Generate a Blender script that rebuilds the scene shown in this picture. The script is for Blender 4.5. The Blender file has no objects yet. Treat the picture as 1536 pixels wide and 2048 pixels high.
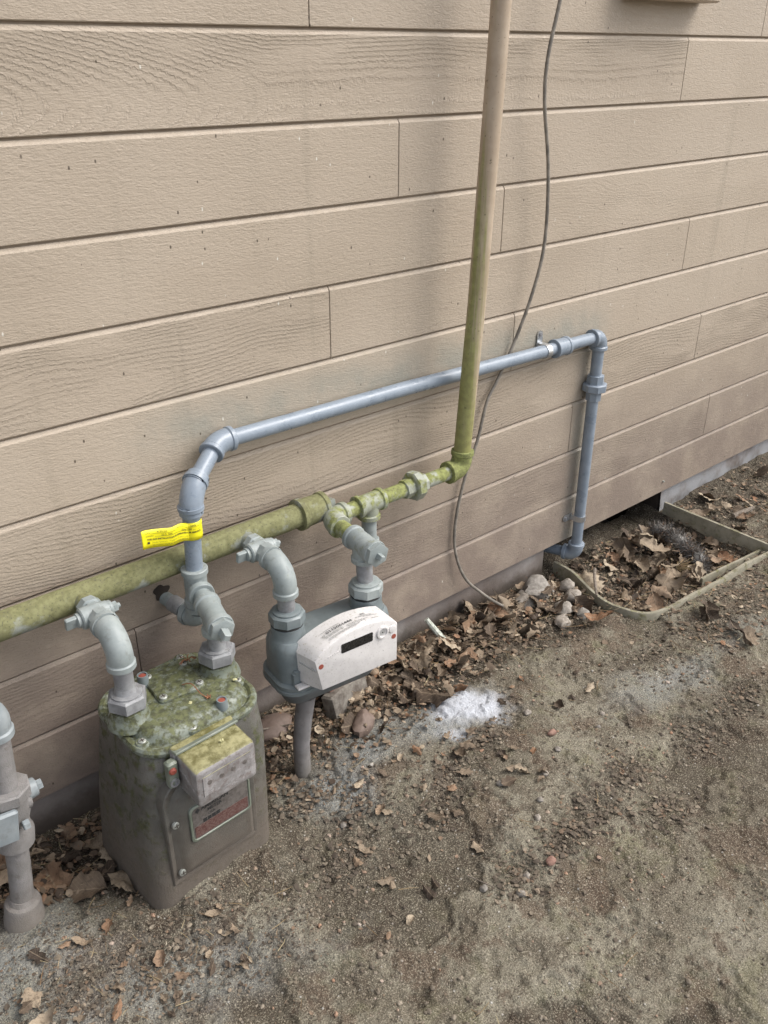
import bpy, math, random
import numpy as np
from mathutils import Vector, Matrix, noise as mnoise

R = math.radians
scene = bpy.context.scene
COL = scene.collection

# ---------------------------------------------------------------- camera
cam_d = bpy.data.cameras.new('camera')
cam = bpy.data.objects.new('camera', cam_d)
COL.objects.link(cam)
cam_d.sensor_fit = 'VERTICAL'
cam_d.sensor_height = 24.0
cam_d.sensor_width = 18.0
cam_d.lens = 1766.47 / 2048 * 24.0
cam_d.clip_start = 0.02
cam_d.clip_end = 500
_y, _p, _r = 0.71043261, 0.483057343, 0.00446519
fwd = Vector((math.sin(_y) * math.cos(_p), math.cos(_y) * math.cos(_p), -math.sin(_p)))
rgt = Vector((math.cos(_y), -math.sin(_y), 0))
upv = rgt.cross(fwd)
r2 = rgt * math.cos(_r) + upv * math.sin(_r)
u2 = upv * math.cos(_r) - rgt * math.sin(_r)
mw = Matrix((r2, u2, -fwd)).transposed().to_4x4()
mw.translation = (0.0, -1.1673, 1.16305)
cam.matrix_world = mw
scene.camera = cam

# ---------------------------------------------------------------- world, sun, exposure
SUN_EL, SUN_AZ = R(50), R(52)          # azimuth from the wall's outward normal towards +x
world = bpy.data.worlds.new('World')
scene.world = world
world.use_nodes = True
wn = world.node_tree.nodes
wl = world.node_tree.links
wn.clear()
sky = wn.new('ShaderNodeTexSky')
sky.sky_type = 'NISHITA'
sky.sun_disc = False
sky.sun_elevation = SUN_EL
sun_dir = Vector((math.sin(SUN_AZ) * math.cos(SUN_EL), -math.cos(SUN_AZ) * math.cos(SUN_EL), math.sin(SUN_EL)))
sky.sun_rotation = math.atan2(sun_dir.x, sun_dir.y)
sky.air_density = 0.8
sky.dust_density = 3.0
sky.ozone_density = 0.6
hs = wn.new('ShaderNodeHueSaturation')
hs.inputs['Saturation'].default_value = 0.42
bg = wn.new('ShaderNodeBackground')
bg.inputs['Strength'].default_value = 0.15
wo = wn.new('ShaderNodeOutputWorld')
wl.new(sky.outputs[0], hs.inputs['Color'])
wl.new(hs.outputs[0], bg.inputs['Color'])
wl.new(bg.outputs[0], wo.inputs['Surface'])

sun_d = bpy.data.lights.new('sun', 'SUN')
sun_d.energy = 1.1
sun_d.angle = R(34)
sun_d.color = (1.0, 0.975, 0.935)
sun = bpy.data.objects.new('sun', sun_d)
COL.objects.link(sun)
sun.rotation_euler = (-sun_dir).to_track_quat('-Z', 'Y').to_euler()
sun.location = sun_dir * 6

scene.view_settings.view_transform = 'Standard'
scene.view_settings.look = 'None'
scene.view_settings.exposure = 0.97
scene.view_settings.gamma = 1.0
scene.view_settings.use_curve_mapping = False
scene.render.engine = 'CYCLES'
scene.cycles.max_bounces = 4
scene.cycles.diffuse_bounces = 3
scene.cycles.glossy_bounces = 2
scene.cycles.transmission_bounces = 2

rng = random.Random(7)
nrg = np.random.default_rng(11)

# ---------------------------------------------------------------- node helpers
class NT:
    def __init__(s, name):
        s.m = bpy.data.materials.new(name)
        s.m.use_nodes = True
        s.t = s.m.node_tree
        s.t.nodes.clear()
        s.out = s.t.nodes.new('ShaderNodeOutputMaterial')
        s.b = s.t.nodes.new('ShaderNodeBsdfPrincipled')
        s.t.links.new(s.b.outputs[0], s.out.inputs[0])
    def n(s, typ, **kw):
        o = s.t.nodes.new(typ)
        for k, v in kw.items():
            setattr(o, k, v)
        return o
    def put(s, sock, val):
        if hasattr(val, 'is_output') or isinstance(val, bpy.types.NodeSocket):
            s.t.links.new(val, sock)
        elif isinstance(val, (tuple, list)) and len(val) == 3 and sock.type == 'RGBA':
            sock.default_value = (*val, 1)
        else:
            sock.default_value = val
    def math(s, op, a, b=0.0, c=0.0, clamp=False):
        o = s.n('ShaderNodeMath', operation=op, use_clamp=clamp)
        s.put(o.inputs[0], a); s.put(o.inputs[1], b); s.put(o.inputs[2], c)
        return o.outputs[0]
    def pos(s):
        return s.n('ShaderNodeNewGeometry').outputs['Position']
    def obj(s):
        return s.n('ShaderNodeTexCoord').outputs['Object']
    def mapping(s, vec, scale=(1, 1, 1), loc=(0, 0, 0)):
        o = s.n('ShaderNodeMapping')
        s.put(o.inputs['Vector'], vec)
        o.inputs['Scale'].default_value = scale
        s.put(o.inputs['Location'], loc)
        return o.outputs[0]
    def noise(s, vec, scale=5, detail=3, rough=0.55, dist=0.0, col=False):
        o = s.n('ShaderNodeTexNoise')
        s.put(o.inputs['Vector'], vec)
        o.inputs['Scale'].default_value = scale
        o.inputs['Detail'].default_value = detail
        o.inputs['Roughness'].default_value = rough
        o.inputs['Distortion'].default_value = dist
        return o.outputs['Color'] if col else o.outputs['Fac']
    def voronoi(s, vec, scale=5, feature='F1', rand=1.0):
        o = s.n('ShaderNodeTexVoronoi', feature=feature)
        s.put(o.inputs['Vector'], vec)
        o.inputs['Scale'].default_value = scale
        o.inputs['Randomness'].default_value = rand
        return o
    def ramp(s, fac, stops, interp='LINEAR'):
        o = s.n('ShaderNodeValToRGB')
        o.color_ramp.interpolation = interp
        e = o.color_ramp.elements
        while len(e) > 1:
            e.remove(e[-1])
        e[0].position, e[0].color = stops[0][0], (*stops[0][1], 1)
        for p, c in stops[1:]:
            q = e.new(p); q.color = (*c, 1)
        s.put(o.inputs[0], fac)
        return o.outputs[0]
    def step(s, x, lo, hi, a=0.0, b=1.0, smooth=True):
        o = s.n('ShaderNodeMapRange', interpolation_type='SMOOTHSTEP' if smooth else 'LINEAR')
        s.put(o.inputs['Value'], x)
        s.put(o.inputs['From Min'], lo); s.put(o.inputs['From Max'], hi)
        s.put(o.inputs['To Min'], a); s.put(o.inputs['To Max'], b)
        return o.outputs[0]
    def mix(s, fac, a, b, mode='MIX'):
        o = s.n('ShaderNodeMix', data_type='RGBA', blend_type=mode)
        s.put(o.inputs[0], fac); s.put(o.inputs[6], a); s.put(o.inputs[7], b)
        return o.outputs[2]
    def sep(s, vec):
        o = s.n('ShaderNodeSeparateXYZ'); s.put(o.inputs[0], vec); return o.outputs
    def comb(s, x, y, z):
        o = s.n('ShaderNodeCombineXYZ')
        s.put(o.inputs[0], x); s.put(o.inputs[1], y); s.put(o.inputs[2], z)
        return o.outputs[0]
    def prop(s, name):
        o = s.n('ShaderNodeAttribute', attribute_type='OBJECT', attribute_name=name)
        return o.outputs['Fac']
    def bump(s, h, strength=0.5, dist=0.002, prev=None):
        o = s.n('ShaderNodeBump')
        s.put(o.inputs['Height'], h)
        o.inputs['Strength'].default_value = strength
        o.inputs['Distance'].default_value = dist
        if prev is not None:
            s.put(o.inputs['Normal'], prev)
        return o.outputs[0]
    def fin(s, col, rough=0.6, normal=None, metal=0.0, spec=0.5, coat=None):
        s.put(s.b.inputs['Base Color'], col)
        s.put(s.b.inputs['Roughness'], rough)
        s.put(s.b.inputs['Metallic'], metal)
        s.put(s.b.inputs['Specular IOR Level'], spec)
        if coat:
            s.b.inputs['Coat Weight'].default_value = coat
            s.b.inputs['Coat Roughness'].default_value = 0.2
        if normal is not None:
            s.put(s.b.inputs['Normal'], normal)
        return s.m

# ---------------------------------------------------------------- materials
def m_siding():
    t = NT('painted_siding')
    P = t.pos(); x, y, z = t.sep(P)
    sd = t.prop('seed'); zc = t.prop('zc'); ca = t.prop('cath'); gr = t.prop('grain'); xc = t.prop('xc')
    v = t.math('SUBTRACT', z, zc)
    xs = t.math('ADD', x, t.math('MULTIPLY', sd, 7.31))
    # low frequency wander
    lo = t.noise(t.comb(t.math('MULTIPLY', xs, 2.2), t.math('MULTIPLY', v, 6.0), sd), 1.0, 2)
    jag = t.noise(t.comb(t.math('MULTIPLY', xs, 190), t.math('MULTIPLY', v, 90), sd), 1.0, 2, 0.6)
    wob = t.math('MULTIPLY', t.math('SUBTRACT', lo, 0.5), 0.12)
    straight = t.math('ADD', v, wob)
    vv = t.math('ADD', t.math('SUBTRACT', v, -0.028), t.math('MULTIPLY', wob, 0.30))
    par = t.math('ADD', t.math('MULTIPLY', t.math('MINIMUM', x, xc), 0.24), t.math('MULTIPLY', t.math('MULTIPLY', vv, vv), 8.5))
    mixd = t.math('ADD', t.math('MULTIPLY', straight, t.math('SUBTRACT', 1.0, ca)), t.math('MULTIPLY', par, ca))
    d = t.math('ADD', t.math('MULTIPLY', mixd, 150.0), t.math('MULTIPLY', jag, 0.95))
    saw = t.math('FRACT', d)
    saw = t.math('POWER', saw, 4.5)
    patch = t.step(t.noise(t.comb(t.math('MULTIPLY', xs, 5), t.math('MULTIPLY', v, 22), sd), 1.0, 2), 0.30, 0.56)
    grain = t.math('MULTIPLY', t.math('MULTIPLY', saw, patch), gr)
    fine = t.noise(t.comb(t.math('MULTIPLY', xs, 150), t.math('MULTIPLY', y, 150), t.math('MULTIPLY', z, 420)), 1.0, 3, 0.6)
    fine2 = t.noise(t.comb(t.math('MULTIPLY', xs, 60), t.math('MULTIPLY', y, 60), t.math('MULTIPLY', z, 150)), 1.0, 2, 0.5)
    h = t.math('ADD', t.math('MULTIPLY', grain, 0.34), t.math('ADD', t.math('MULTIPLY', fine, 0.42), t.math('MULTIPLY', fine2, 0.30)))
    nb = t.bump(h, 0.8, 0.0030)
    # colour
    big = t.noise(t.mapping(P, (2.2, 2.2, 4.0)), 1.0, 2, 0.6)
    col = t.ramp(big, [(0.28, (0.358, 0.294, 0.222)), (0.5, (0.404, 0.334, 0.256)), (0.75, (0.434, 0.364, 0.284))])
    tint = t.math('FRACT', t.math('MULTIPLY', sd, 3.77))
    col = t.mix(t.math('MULTIPLY', tint, 0.35), col, (0.375, 0.315, 0.250))
    # groove shade painted into the grain lines, with some grime
    col = t.mix(t.math('MULTIPLY', t.math('MULTIPLY', t.step(saw, 0.55, 0.95), t.math('MULTIPLY', patch, gr)), 0.26), col, (0.20, 0.15, 0.105))
    col = t.mix(t.math('MULTIPLY', t.step(fine, 0.40, 0.30), 0.26), col, (0.20, 0.155, 0.115))
    # vertical rain streaks
    stv = t.noise(t.mapping(P, (22, 22, 0.9)), 1.0, 3, 0.6)
    col = t.mix(t.math('MULTIPLY', t.step(stv, 0.56, 0.75), 0.28), col, (0.25, 0.215, 0.16))
    # mud splashed up from the ground, plus lower-left shade painted into the colour
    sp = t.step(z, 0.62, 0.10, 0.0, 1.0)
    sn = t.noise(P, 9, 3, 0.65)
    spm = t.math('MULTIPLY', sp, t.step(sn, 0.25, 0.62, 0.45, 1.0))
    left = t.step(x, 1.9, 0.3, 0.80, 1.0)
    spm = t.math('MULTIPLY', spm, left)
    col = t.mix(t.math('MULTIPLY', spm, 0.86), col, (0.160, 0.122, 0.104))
    dots = t.noise(P, 420, 2, 0.5)
    dm = t.math('MULTIPLY', t.step(dots, 0.62, 0.70), t.step(z, 0.75, 0.1, 0.03, 0.75))
    col = t.mix(dm, col, (0.10, 0.075, 0.058))
    # overspray along the freshly painted pipe
    over_h = t.math('MULTIPLY', t.step(t.math('ABSOLUTE', t.math('SUBTRACT', z, t.math('SUBTRACT', 0.652, t.math('MULTIPLY', x, 0.021)))), 0.07, 0.0),
                    t.math('MULTIPLY', t.step(x, 0.46, 0.62), t.step(x, 1.70, 1.60)))
    over_v = t.math('MULTIPLY', t.step(t.math('ABSOLUTE', t.math('SUBTRACT', x, 1.618)), 0.055, 0.0),
                    t.step(z, 0.66, 0.60))
    over_n = t.step(t.noise(P, 14, 4, 0.6), 0.30, 0.66, 0.25, 1.0)
    om = t.math('MULTIPLY', t.math('MAXIMUM', over_h, t.math('MULTIPLY', over_v, 0.9)), over_n)
    col = t.mix(t.math('MULTIPLY', om, 0.62), col, (0.235, 0.245, 0.21))
    sm = t.noise(t.mapping(P, (7, 7, 9), (4.2, 0, 1.3)), 1.0, 4, 0.7)
    col = t.mix(t.step(sm, 0.64, 0.78, 0.0, 0.45), col, (0.19, 0.15, 0.115))
    # insect specks, pale flecks
    vo = t.voronoi(t.mapping(P, (1.3, 1, 0.8)), 42)
    ds = t.math('MULTIPLY', t.step(vo.outputs['Distance'], 0.105, 0.06), t.step(t.sep(vo.outputs['Color'])[0], 0.72, 0.74))
    col = t.mix(t.math('MULTIPLY', ds, 0.85), col, (0.06, 0.045, 0.03))
    vw = t.voronoi(t.mapping(P, (1, 1, 0.45)), 38)
    ws = t.math('MULTIPLY', t.step(vw.outputs['Distance'], 0.06, 0.03), t.step(t.sep(vw.outputs['Color'])[1], 0.90, 0.91))
    col = t.mix(t.math('MULTIPLY', ws, 0.7), col, (0.7, 0.68, 0.6))
    return t.fin(col, t.step(fine2, 0.3, 0.7, 0.5, 0.68), nb, spec=0.35)

def m_weather(name, base, alt, moss=(0.16, 0.165, 0.045), rough=0.5, dirt=(0.10, 0.085, 0.065), dirt_amt=0.25,
              bump=0.25, scale=30, spec=0.5, moss_bright=(0.26, 0.27, 0.07), mscale=38, zdirt=None, grit=0.0):
    """painted metal with moss (object property 'moss') and grime"""
    t = NT(name)
    P = t.pos()
    n1 = t.noise(P, scale, 4, 0.6)
    col = t.mix(t.step(n1, 0.35, 0.68), base, alt)
    nz = t.sep(t.n('ShaderNodeNewGeometry').outputs['Normal'])[2]
    mo = t.prop('moss')
    mn = t.noise(P, mscale, 6, 0.68)
    lim = t.math('SUBTRACT', 0.86, t.math('ADD', t.math('MULTIPLY', mo, 0.56), t.math('MULTIPLY', t.math('MULTIPLY', nz, mo), 0.10)))
    mm = t.step(mn, t.math('SUBTRACT', lim, 0.07), t.math('ADD', lim, 0.09))
    mm = t.math('MULTIPLY', mm, t.step(mo, 0.0, 0.04))
    mcol = t.mix(t.step(t.noise(P, 120, 3, 0.6), 0.35, 0.65), moss, moss_bright)
    mcol = t.mix(t.math('MULTIPLY', t.step(t.noise(P, 300, 2), 0.58, 0.70), 0.6), mcol, (0.05, 0.045, 0.02))
    col = t.mix(t.math('MULTIPLY', mm, 0.9), col, mcol)
    dn = t.noise(P, 75, 5, 0.7)
    col = t.mix(t.math('MULTIPLY', t.step(dn, 0.52, 0.72), dirt_amt), col, dirt)
    if zdirt:
        z = t.sep(P)[2]
        zd = t.math('MULTIPLY', t.step(t.math('ADD', z, t.math('MULTIPLY', t.math('SUBTRACT', t.noise(P, 22, 4, 0.6), 0.5), 0.12)), zdirt[0], zdirt[1]), zdirt[2])
        zc = t.mix(t.noise(P, 160, 3), zdirt[3], tuple(c * 1.5 for c in zdirt[3]))
        col = t.mix(zd, col, zc)
        rough = t.math('ADD', rough, t.math('MULTIPLY', zd, 0.35), clamp=True)
    fn = t.noise(P, 260, 3, 0.6)
    hgt = t.math('ADD', t.math('MULTIPLY', fn, 0.4), t.math('MULTIPLY', mm, 0.5))
    if grit:
        hgt = t.math('ADD', hgt, t.math('MULTIPLY', t.noise(P, 700, 2, 0.6), grit))
    nb = t.bump(hgt, bump, 0.0015)
    rg = t.math('ADD', t.math('MULTIPLY', mm, 0.35), rough, clamp=True)
    return t.fin(col, rg, nb, spec=spec)

def m_tall():
    t = NT('tan_pipe_paint')
    P = t.pos(); z = t.sep(P)[2]
    N = t.n('ShaderNodeNewGeometry').outputs['Normal']; nx, ny, nz = t.sep(N)
    n1 = t.noise(P, 20, 4, 0.6)
    col = t.mix(t.step(n1, 0.35, 0.7), (0.36, 0.28, 0.20), (0.43, 0.345, 0.255))
    stn = t.noise(t.mapping(P, (85, 85, 3.0)), 1.0, 5, 0.68)
    low = t.step(z, 1.15, 0.45, 0.0, 1.0, smooth=False)
    lim = t.math('SUBTRACT', 0.80, t.math('ADD', t.math('MULTIPLY', low, 0.46), t.math('MULTIPLY', nx, -0.13)))
    mm = t.step(stn, t.math('SUBTRACT', lim, 0.14), t.math('ADD', lim, 0.14))
    mc = t.mix(t.step(t.noise(P, 90, 3), 0.35, 0.65), (0.190, 0.190, 0.055), (0.245, 0.255, 0.075))
    col = t.mix(t.math('MULTIPLY', mm, 0.85), col, mc)
    sp = t.noise(P, 150, 3, 0.65)
    col = t.mix(t.math('MULTIPLY', t.step(sp, 0.63, 0.72), 0.7), col, (0.07, 0.06, 0.025))
    nb = t.bump(t.noise(P, 220, 3), 0.2, 0.001)
    return t.fin(col, 0.52, nb, spec=0.4)

def m_simple(name, c1, c2, scale=40, rough=0.5, bump=0.15, spec=0.5, metal=0.0, bscale=250, rnd=False, coat=None):
    t = NT(name)
    P = t.obj() if rnd else t.pos()
    col = t.mix(t.step(t.noise(P, scale, 4, 0.62), 0.3, 0.7), c1, c2)
    if rnd:
        r = t.n('ShaderNodeObjectInfo').outputs['Random']
        col = t.mix(1.0, col, t.ramp(r, [(0, (0.7, 0.7, 0.7)), (1, (1.2, 1.15, 1.1))]), 'MULTIPLY')
    nb = t.bump(t.noise(P, bscale, 3, 0.6), bump, 0.0015)
    return t.fin(col, rough, nb, metal=metal, spec=spec, coat=coat)

def m_grey_gloss():
    t = NT('fresh_grey_pipe_paint')
    P = t.pos()
    n = t.noise(P, 26, 4, 0.6)
    col = t.mix(t.step(n, 0.3, 0.7), (0.195, 0.232, 0.275), (0.245, 0.285, 0.330))
    col = t.mix(t.math('MULTIPLY', t.step(t.noise(P, 60, 5, 0.7), 0.60, 0.74), 0.4), col, (0.16, 0.16, 0.16))
    brush = t.noise(P, 120, 3, 0.6)
    nb = t.bump(t.math('ADD', t.math('MULTIPLY', brush, 0.8), t.math('MULTIPLY', t.noise(P, 500, 2), 0.2)), 0.35, 0.0012)
    return t.fin(col, t.step(n, 0.3, 0.7, 0.24, 0.42), nb, spec=0.5)

def m_white_plastic():
    t = NT('weathered_white_plastic')
    P = t.pos()
    N = t.n('ShaderNodeNewGeometry').outputs['Normal']; nz = t.sep(N)[2]
    n = t.noise(P, 35, 4, 0.65)
    col = t.mix(t.step(n, 0.3, 0.7), (0.60, 0.575, 0.555), (0.68, 0.655, 0.63))
    gr = t.noise(P, 190, 4, 0.7)
    grit = t.math('MULTIPLY', t.step(gr, 0.56, 0.68), t.math('ADD', 0.28, t.math('MULTIPLY', nz, 0.35)))
    col = t.mix(grit, col, (0.28, 0.25, 0.17))
    sp = t.noise(P, 420, 2, 0.6)
    col = t.mix(t.math('MULTIPLY', t.step(sp, 0.66, 0.72), 0.55), col, (0.11, 0.10, 0.08))
    nb = t.bump(t.noise(P, 380, 3), 0.15, 0.0008)
    return t.fin(col, 0.42, nb, spec=0.45)

def m_index_box():
    t = NT('clouded_index_cover')
    P = t.pos()
    N = t.n('ShaderNodeNewGeometry').outputs['Normal']; nz = t.sep(N)[2]
    n = t.noise(P, 40, 5, 0.65)
    front = t.mix(t.step(n, 0.32, 0.68), (0.19, 0.178, 0.170), (0.32, 0.305, 0.30))
    front = t.mix(t.math('MULTIPLY', t.step(t.noise(P, 130, 4, 0.7), 0.5, 0.66), 0.5), front, (0.13, 0.09, 0.075))
    top = t.mix(t.step(t.noise(P, 55, 5, 0.7), 0.35, 0.66), (0.115, 0.105, 0.038), (0.31, 0.29, 0.15))
    col = t.mix(t.step(nz, 0.35, 0.75), front, top)
    nb = t.bump(t.noise(P, 200, 3), 0.15, 0.001)
    return t.fin(col, t.step(n, 0.3, 0.7, 0.14, 0.34), nb, spec=0.7)

def m_ground():
    t = NT('packed_dirt')
    P = t.pos()
    at = t.n('ShaderNodeAttribute', attribute_type='GEOMETRY', attribute_name='mask').outputs['Color']
    sc = t.n('ShaderNodeSeparateColor'); t.put(sc.inputs[0], at)
    white, grey, humus = sc.outputs
    b = t.noise(P, 3.4, 5, 0.70)
    col = t.ramp(b, [(0.34, (0.092, 0.076, 0.055)), (0.43, (0.160, 0.138, 0.102)), (0.53, (0.226, 0.203, 0.152)), (0.66, (0.278, 0.253, 0.195))])
    md = t.noise(P, 17, 4, 0.72)
    col = t.mix(t.step(md, 0.47, 0.60, 0.0, 0.62), col, (0.105, 0.083, 0.060))
    m2 = t.noise(t.mapping(P, (1, 1, 1), (3.1, 1.7, 0)), 11, 4, 0.7)
    col = t.mix(t.step(m2, 0.50, 0.66, 0.0, 0.55), col, (0.19, 0.18, 0.105))
    m3 = t.noise(t.mapping(P, (1, 1, 1), (9.1, 4.7, 0)), 8, 4, 0.68)
    col = t.mix(t.step(m3, 0.53, 0.60, 0.0, 0.70), col, (0.115, 0.078, 0.055))
    hm = t.math('MULTIPLY', humus, t.step(t.noise(P, 34, 4, 0.65), 0.2, 0.5, 0.55, 1.0))
    col = t.mix(t.math('MULTIPLY', hm, 0.9), col, (0.055, 0.041, 0.029))
    gm = t.math('MULTIPLY', grey, t.step(t.noise(P, 40, 4, 0.7), 0.22, 0.56, 0.35, 1.0))
    col = t.mix(t.math('MULTIPLY', gm, 0.92), col, (0.285, 0.298, 0.290))
    # sand grains and grit
    g1 = t.noise(P, 430, 3, 0.75)
    col = t.mix(t.step(g1, 0.53, 0.64, 0.0, 0.75), col, (0.42, 0.375, 0.285))
    col = t.mix(t.step(g1, 0.47, 0.36, 0.0, 0.8), col, (0.050, 0.040, 0.030))
    vo = t.voronoi(P, 150)
    gv = t.math('MULTIPLY', t.step(vo.outputs['Distance'], 0.32, 0.22), t.step(t.sep(vo.outputs['Color'])[0], 0.82, 0.86))
    gc = t.ramp(t.sep(vo.outputs['Color'])[1], [(0, (0.42, 0.38, 0.30)), (0.5, (0.26, 0.19, 0.13)), (1, (0.52, 0.50, 0.45))])
    col = t.mix(t.math('MULTIPLY', gv, 0.8), col, gc)
    wm = t.step(t.math('ADD', white, t.math('MULTIPLY', t.math('SUBTRACT', t.noise(P, 60, 5, 0.75), 0.5), 0.45)), 0.10, 0.85)
    wm = t.math('MULTIPLY', wm, t.step(white, 0.02, 0.2))
    col = t.mix(t.math('MULTIPLY', wm, 0.93), col, (0.60, 0.62, 0.66))
    h = t.math('ADD', t.math('MULTIPLY', g1, 0.7), t.math('ADD', t.math('MULTIPLY', t.noise(P, 120, 3, 0.8), 1.1), t.math('MULTIPLY', gv, 0.5)))
    nb = t.bump(h, 1.0, 0.0045)
    return t.fin(col, 0.92, nb, spec=0.2)

def m_leaf(name='dry_leaf'):
    t = NT(name)
    P = t.obj()
    oi = t.n('ShaderNodeObjectInfo').outputs['Random']
    il = t.n('ShaderNodeNewGeometry').outputs['Random Per Island']
    r = t.math('FRACT', t.math('ADD', oi, t.math('MULTIPLY', il, 0.93)))
    col = t.ramp(r, [(0.0, (0.045, 0.033, 0.025)), (0.22, (0.105, 0.076, 0.053)), (0.45, (0.185, 0.138, 0.095)),
                     (0.70, (0.280, 0.220, 0.155)), (0.84, (0.235, 0.125, 0.068)), (0.92, (0.30, 0.235, 0.165)), (1.0, (0.42, 0.345, 0.25))])
    n = t.noise(P, 60, 3, 0.7)
    col = t.mix(t.step(n, 0.50, 0.68, 0.0, 0.4), col, (0.075, 0.056, 0.042))
    lx, ly, lz = t.sep(P)
    ax_ = t.math('ABSOLUTE', lx)
    rib = t.step(ax_, 0.022, 0.008)
    ve = t.math('FRACT', t.math('MULTIPLY', t.math('SUBTRACT', ly, t.math('MULTIPLY', ax_, 0.9)), 9.0))
    ve = t.step(t.math('ABSOLUTE', t.math('SUBTRACT', ve, 0.5)), 0.07, 0.02)
    col = t.mix(t.math('MULTIPLY', t.math('MAXIMUM', rib, t.math('MULTIPLY', ve, 0.6)), 0.5), col, (0.33, 0.26, 0.18))
    col = t.mix(t.step(t.noise(P, 7, 4, 0.7), 0.48, 0.66, 0.0, 0.6), col, (0.07, 0.05, 0.035))
    nb = t.bump(t.noise(P, 240, 4, 0.6), 0.4, 0.001)
    return t.fin(col, 0.75, nb, spec=0.25)

def m_islands(name, stops, rough=0.85, bump=0.4, bs=300):
    t = NT(name)
    P = t.pos()
    r = t.n('ShaderNodeNewGeometry').outputs['Random Per Island']
    col = t.ramp(r, stops)
    n = t.noise(P, 160, 4, 0.65)
    col = t.mix(t.step(n, 0.45, 0.7, 0.0, 0.5), col, (0.08, 0.065, 0.05))
    return t.fin(col, rough, t.bump(t.noise(P, bs, 3), bump, 0.001), spec=0.25)

def m_concrete():
    t = NT('dirty_concrete')
    P = t.pos(); x, y, z = t.sep(P)
    n = t.noise(P, 8, 6, 0.65)
    col = t.ramp(n, [(0.3, (0.15, 0.122, 0.105)), (0.55, (0.225, 0.195, 0.175)), (0.75, (0.29, 0.27, 0.25))])
    dn = t.math('ADD', z, t.math('MULTIPLY', t.math('SUBTRACT', t.noise(P, 18, 5, 0.7), 0.5), 0.07))
    col = t.mix(t.step(dn, 0.045, -0.005, 0.0, 0.85), col, (0.07, 0.055, 0.042))
    pale = t.math('MULTIPLY', t.step(x, 1.75, 2.1), t.step(t.noise(P, 12, 4), 0.3, 0.6))
    col = t.mix(t.math('MULTIPLY', pale, 0.7), col, (0.36, 0.37, 0.38))
    return t.fin(col, 0.9, t.bump(t.noise(P, 160, 5, 0.65), 0.5, 0.002), spec=0.2)

MAT = {}
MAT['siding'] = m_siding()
MAT['ground'] = m_ground()
MAT['concrete'] = m_concrete()
MAT['backing'] = m_simple('grimy_backing_paint', (0.27, 0.21, 0.155), (0.34, 0.27, 0.20), scale=30, rough=0.8)
MAT['dark'] = m_simple('dark_gap', (0.030, 0.022, 0.017), (0.05, 0.038, 0.03), rough=0.9)
MAT['manifold'] = m_weather('mossy_manifold_paint', (0.215, 0.230, 0.200), (0.285, 0.300, 0.265), moss=(0.140, 0.135, 0.048),
                            moss_bright=(0.205, 0.200, 0.082), rough=0.55, dirt_amt=0.3, mscale=22)
MAT['bright_moss'] = m_weather('bright_moss_paint', (0.27, 0.285, 0.22), (0.33, 0.345, 0.29), moss=(0.150, 0.158, 0.042),
                               moss_bright=(0.255, 0.275, 0.078), rough=0.6, dirt_amt=0.3, mscale=34)
MAT['greygreen'] = m_weather('grey_green_paint', (0.235, 0.265, 0.260), (0.305, 0.335, 0.325), moss=(0.145, 0.14, 0.05),
                             moss_bright=(0.235, 0.23, 0.10), rough=0.46, dirt_amt=0.35)
MAT['zinc'] = m_weather('dull_grey_nut', (0.19, 0.19, 0.195), (0.275, 0.28, 0.28), rough=0.5, dirt_amt=0.45, scale=60)
MAT['fresh'] = m_grey_gloss()
MAT['tall'] = m_tall()
MAT['meter_old'] = m_weather('old_meter_paint', (0.140, 0.158, 0.122), (0.205, 0.226, 0.186), moss=(0.042, 0.044, 0.016),
                             moss_bright=(0.120, 0.128, 0.048), rough=0.40, dirt_amt=0.35, mscale=80, bump=0.35)
MAT['meter_body'] = m_weather('old_meter_body_paint', (0.085, 0.081, 0.070), (0.125, 0.119, 0.104), moss=(0.040, 0.045, 0.014),
                              moss_bright=(0.075, 0.082, 0.024), rough=0.42, dirt=(0.070, 0.050, 0.040), dirt_amt=0.7, mscale=52, bump=0.5,
                              zdirt=(0.20, 0.02, 0.90, (0.098, 0.080, 0.063)), grit=0.9)
MAT['meter_new'] = m_weather('blue_grey_meter_paint', (0.145, 0.170, 0.174), (0.185, 0.212, 0.214), rough=0.38, dirt_amt=0.22, bump=0.2)
MAT['meter_low'] = m_weather('meter_underside_paint', (0.10, 0.115, 0.125), (0.135, 0.150, 0.16), rough=0.5, dirt_amt=0.4)
MAT['riser'] = m_weather('weathered_riser_paint', (0.20, 0.19, 0.18), (0.265, 0.25, 0.24), moss=(0.16, 0.165, 0.08),
                         moss_bright=(0.25, 0.26, 0.16), rough=0.6, dirt=(0.13, 0.105, 0.09), dirt_amt=0.55, bump=0.7, grit=1.2,
                         zdirt=(0.11, 0.0, 0.75, (0.125, 0.105, 0.082)))
MAT['riser_elbow'] = m_weather('blue_grey_elbow', (0.20, 0.225, 0.235), (0.27, 0.295, 0.30), rough=0.45, dirt_amt=0.3)
MAT['white'] = m_white_plastic()
MAT['index'] = m_index_box()
MAT['red'] = m_simple('red_seal', (0.22, 0.050, 0.036), (0.32, 0.085, 0.055), rough=0.55)
MAT['black'] = m_simple('black_print', (0.02, 0.02, 0.02), (0.03, 0.03, 0.03), rough=0.6)
MAT['grey_print'] = m_simple('grey_print', (0.36, 0.355, 0.34), (0.44, 0.435, 0.42), rough=0.6)
MAT['dark_print'] = m_simple('faded_black_print', (0.085, 0.085, 0.085), (0.13, 0.13, 0.125), rough=0.6)
MAT['ochre_print'] = m_simple('ochre_print', (0.20, 0.17, 0.02), (0.26, 0.22, 0.03), rough=0.6)
MAT['screw'] = m_simple('zinc_screw', (0.27, 0.28, 0.25), (0.42, 0.43, 0.39), scale=120, rough=0.4, metal=0.4)
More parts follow.
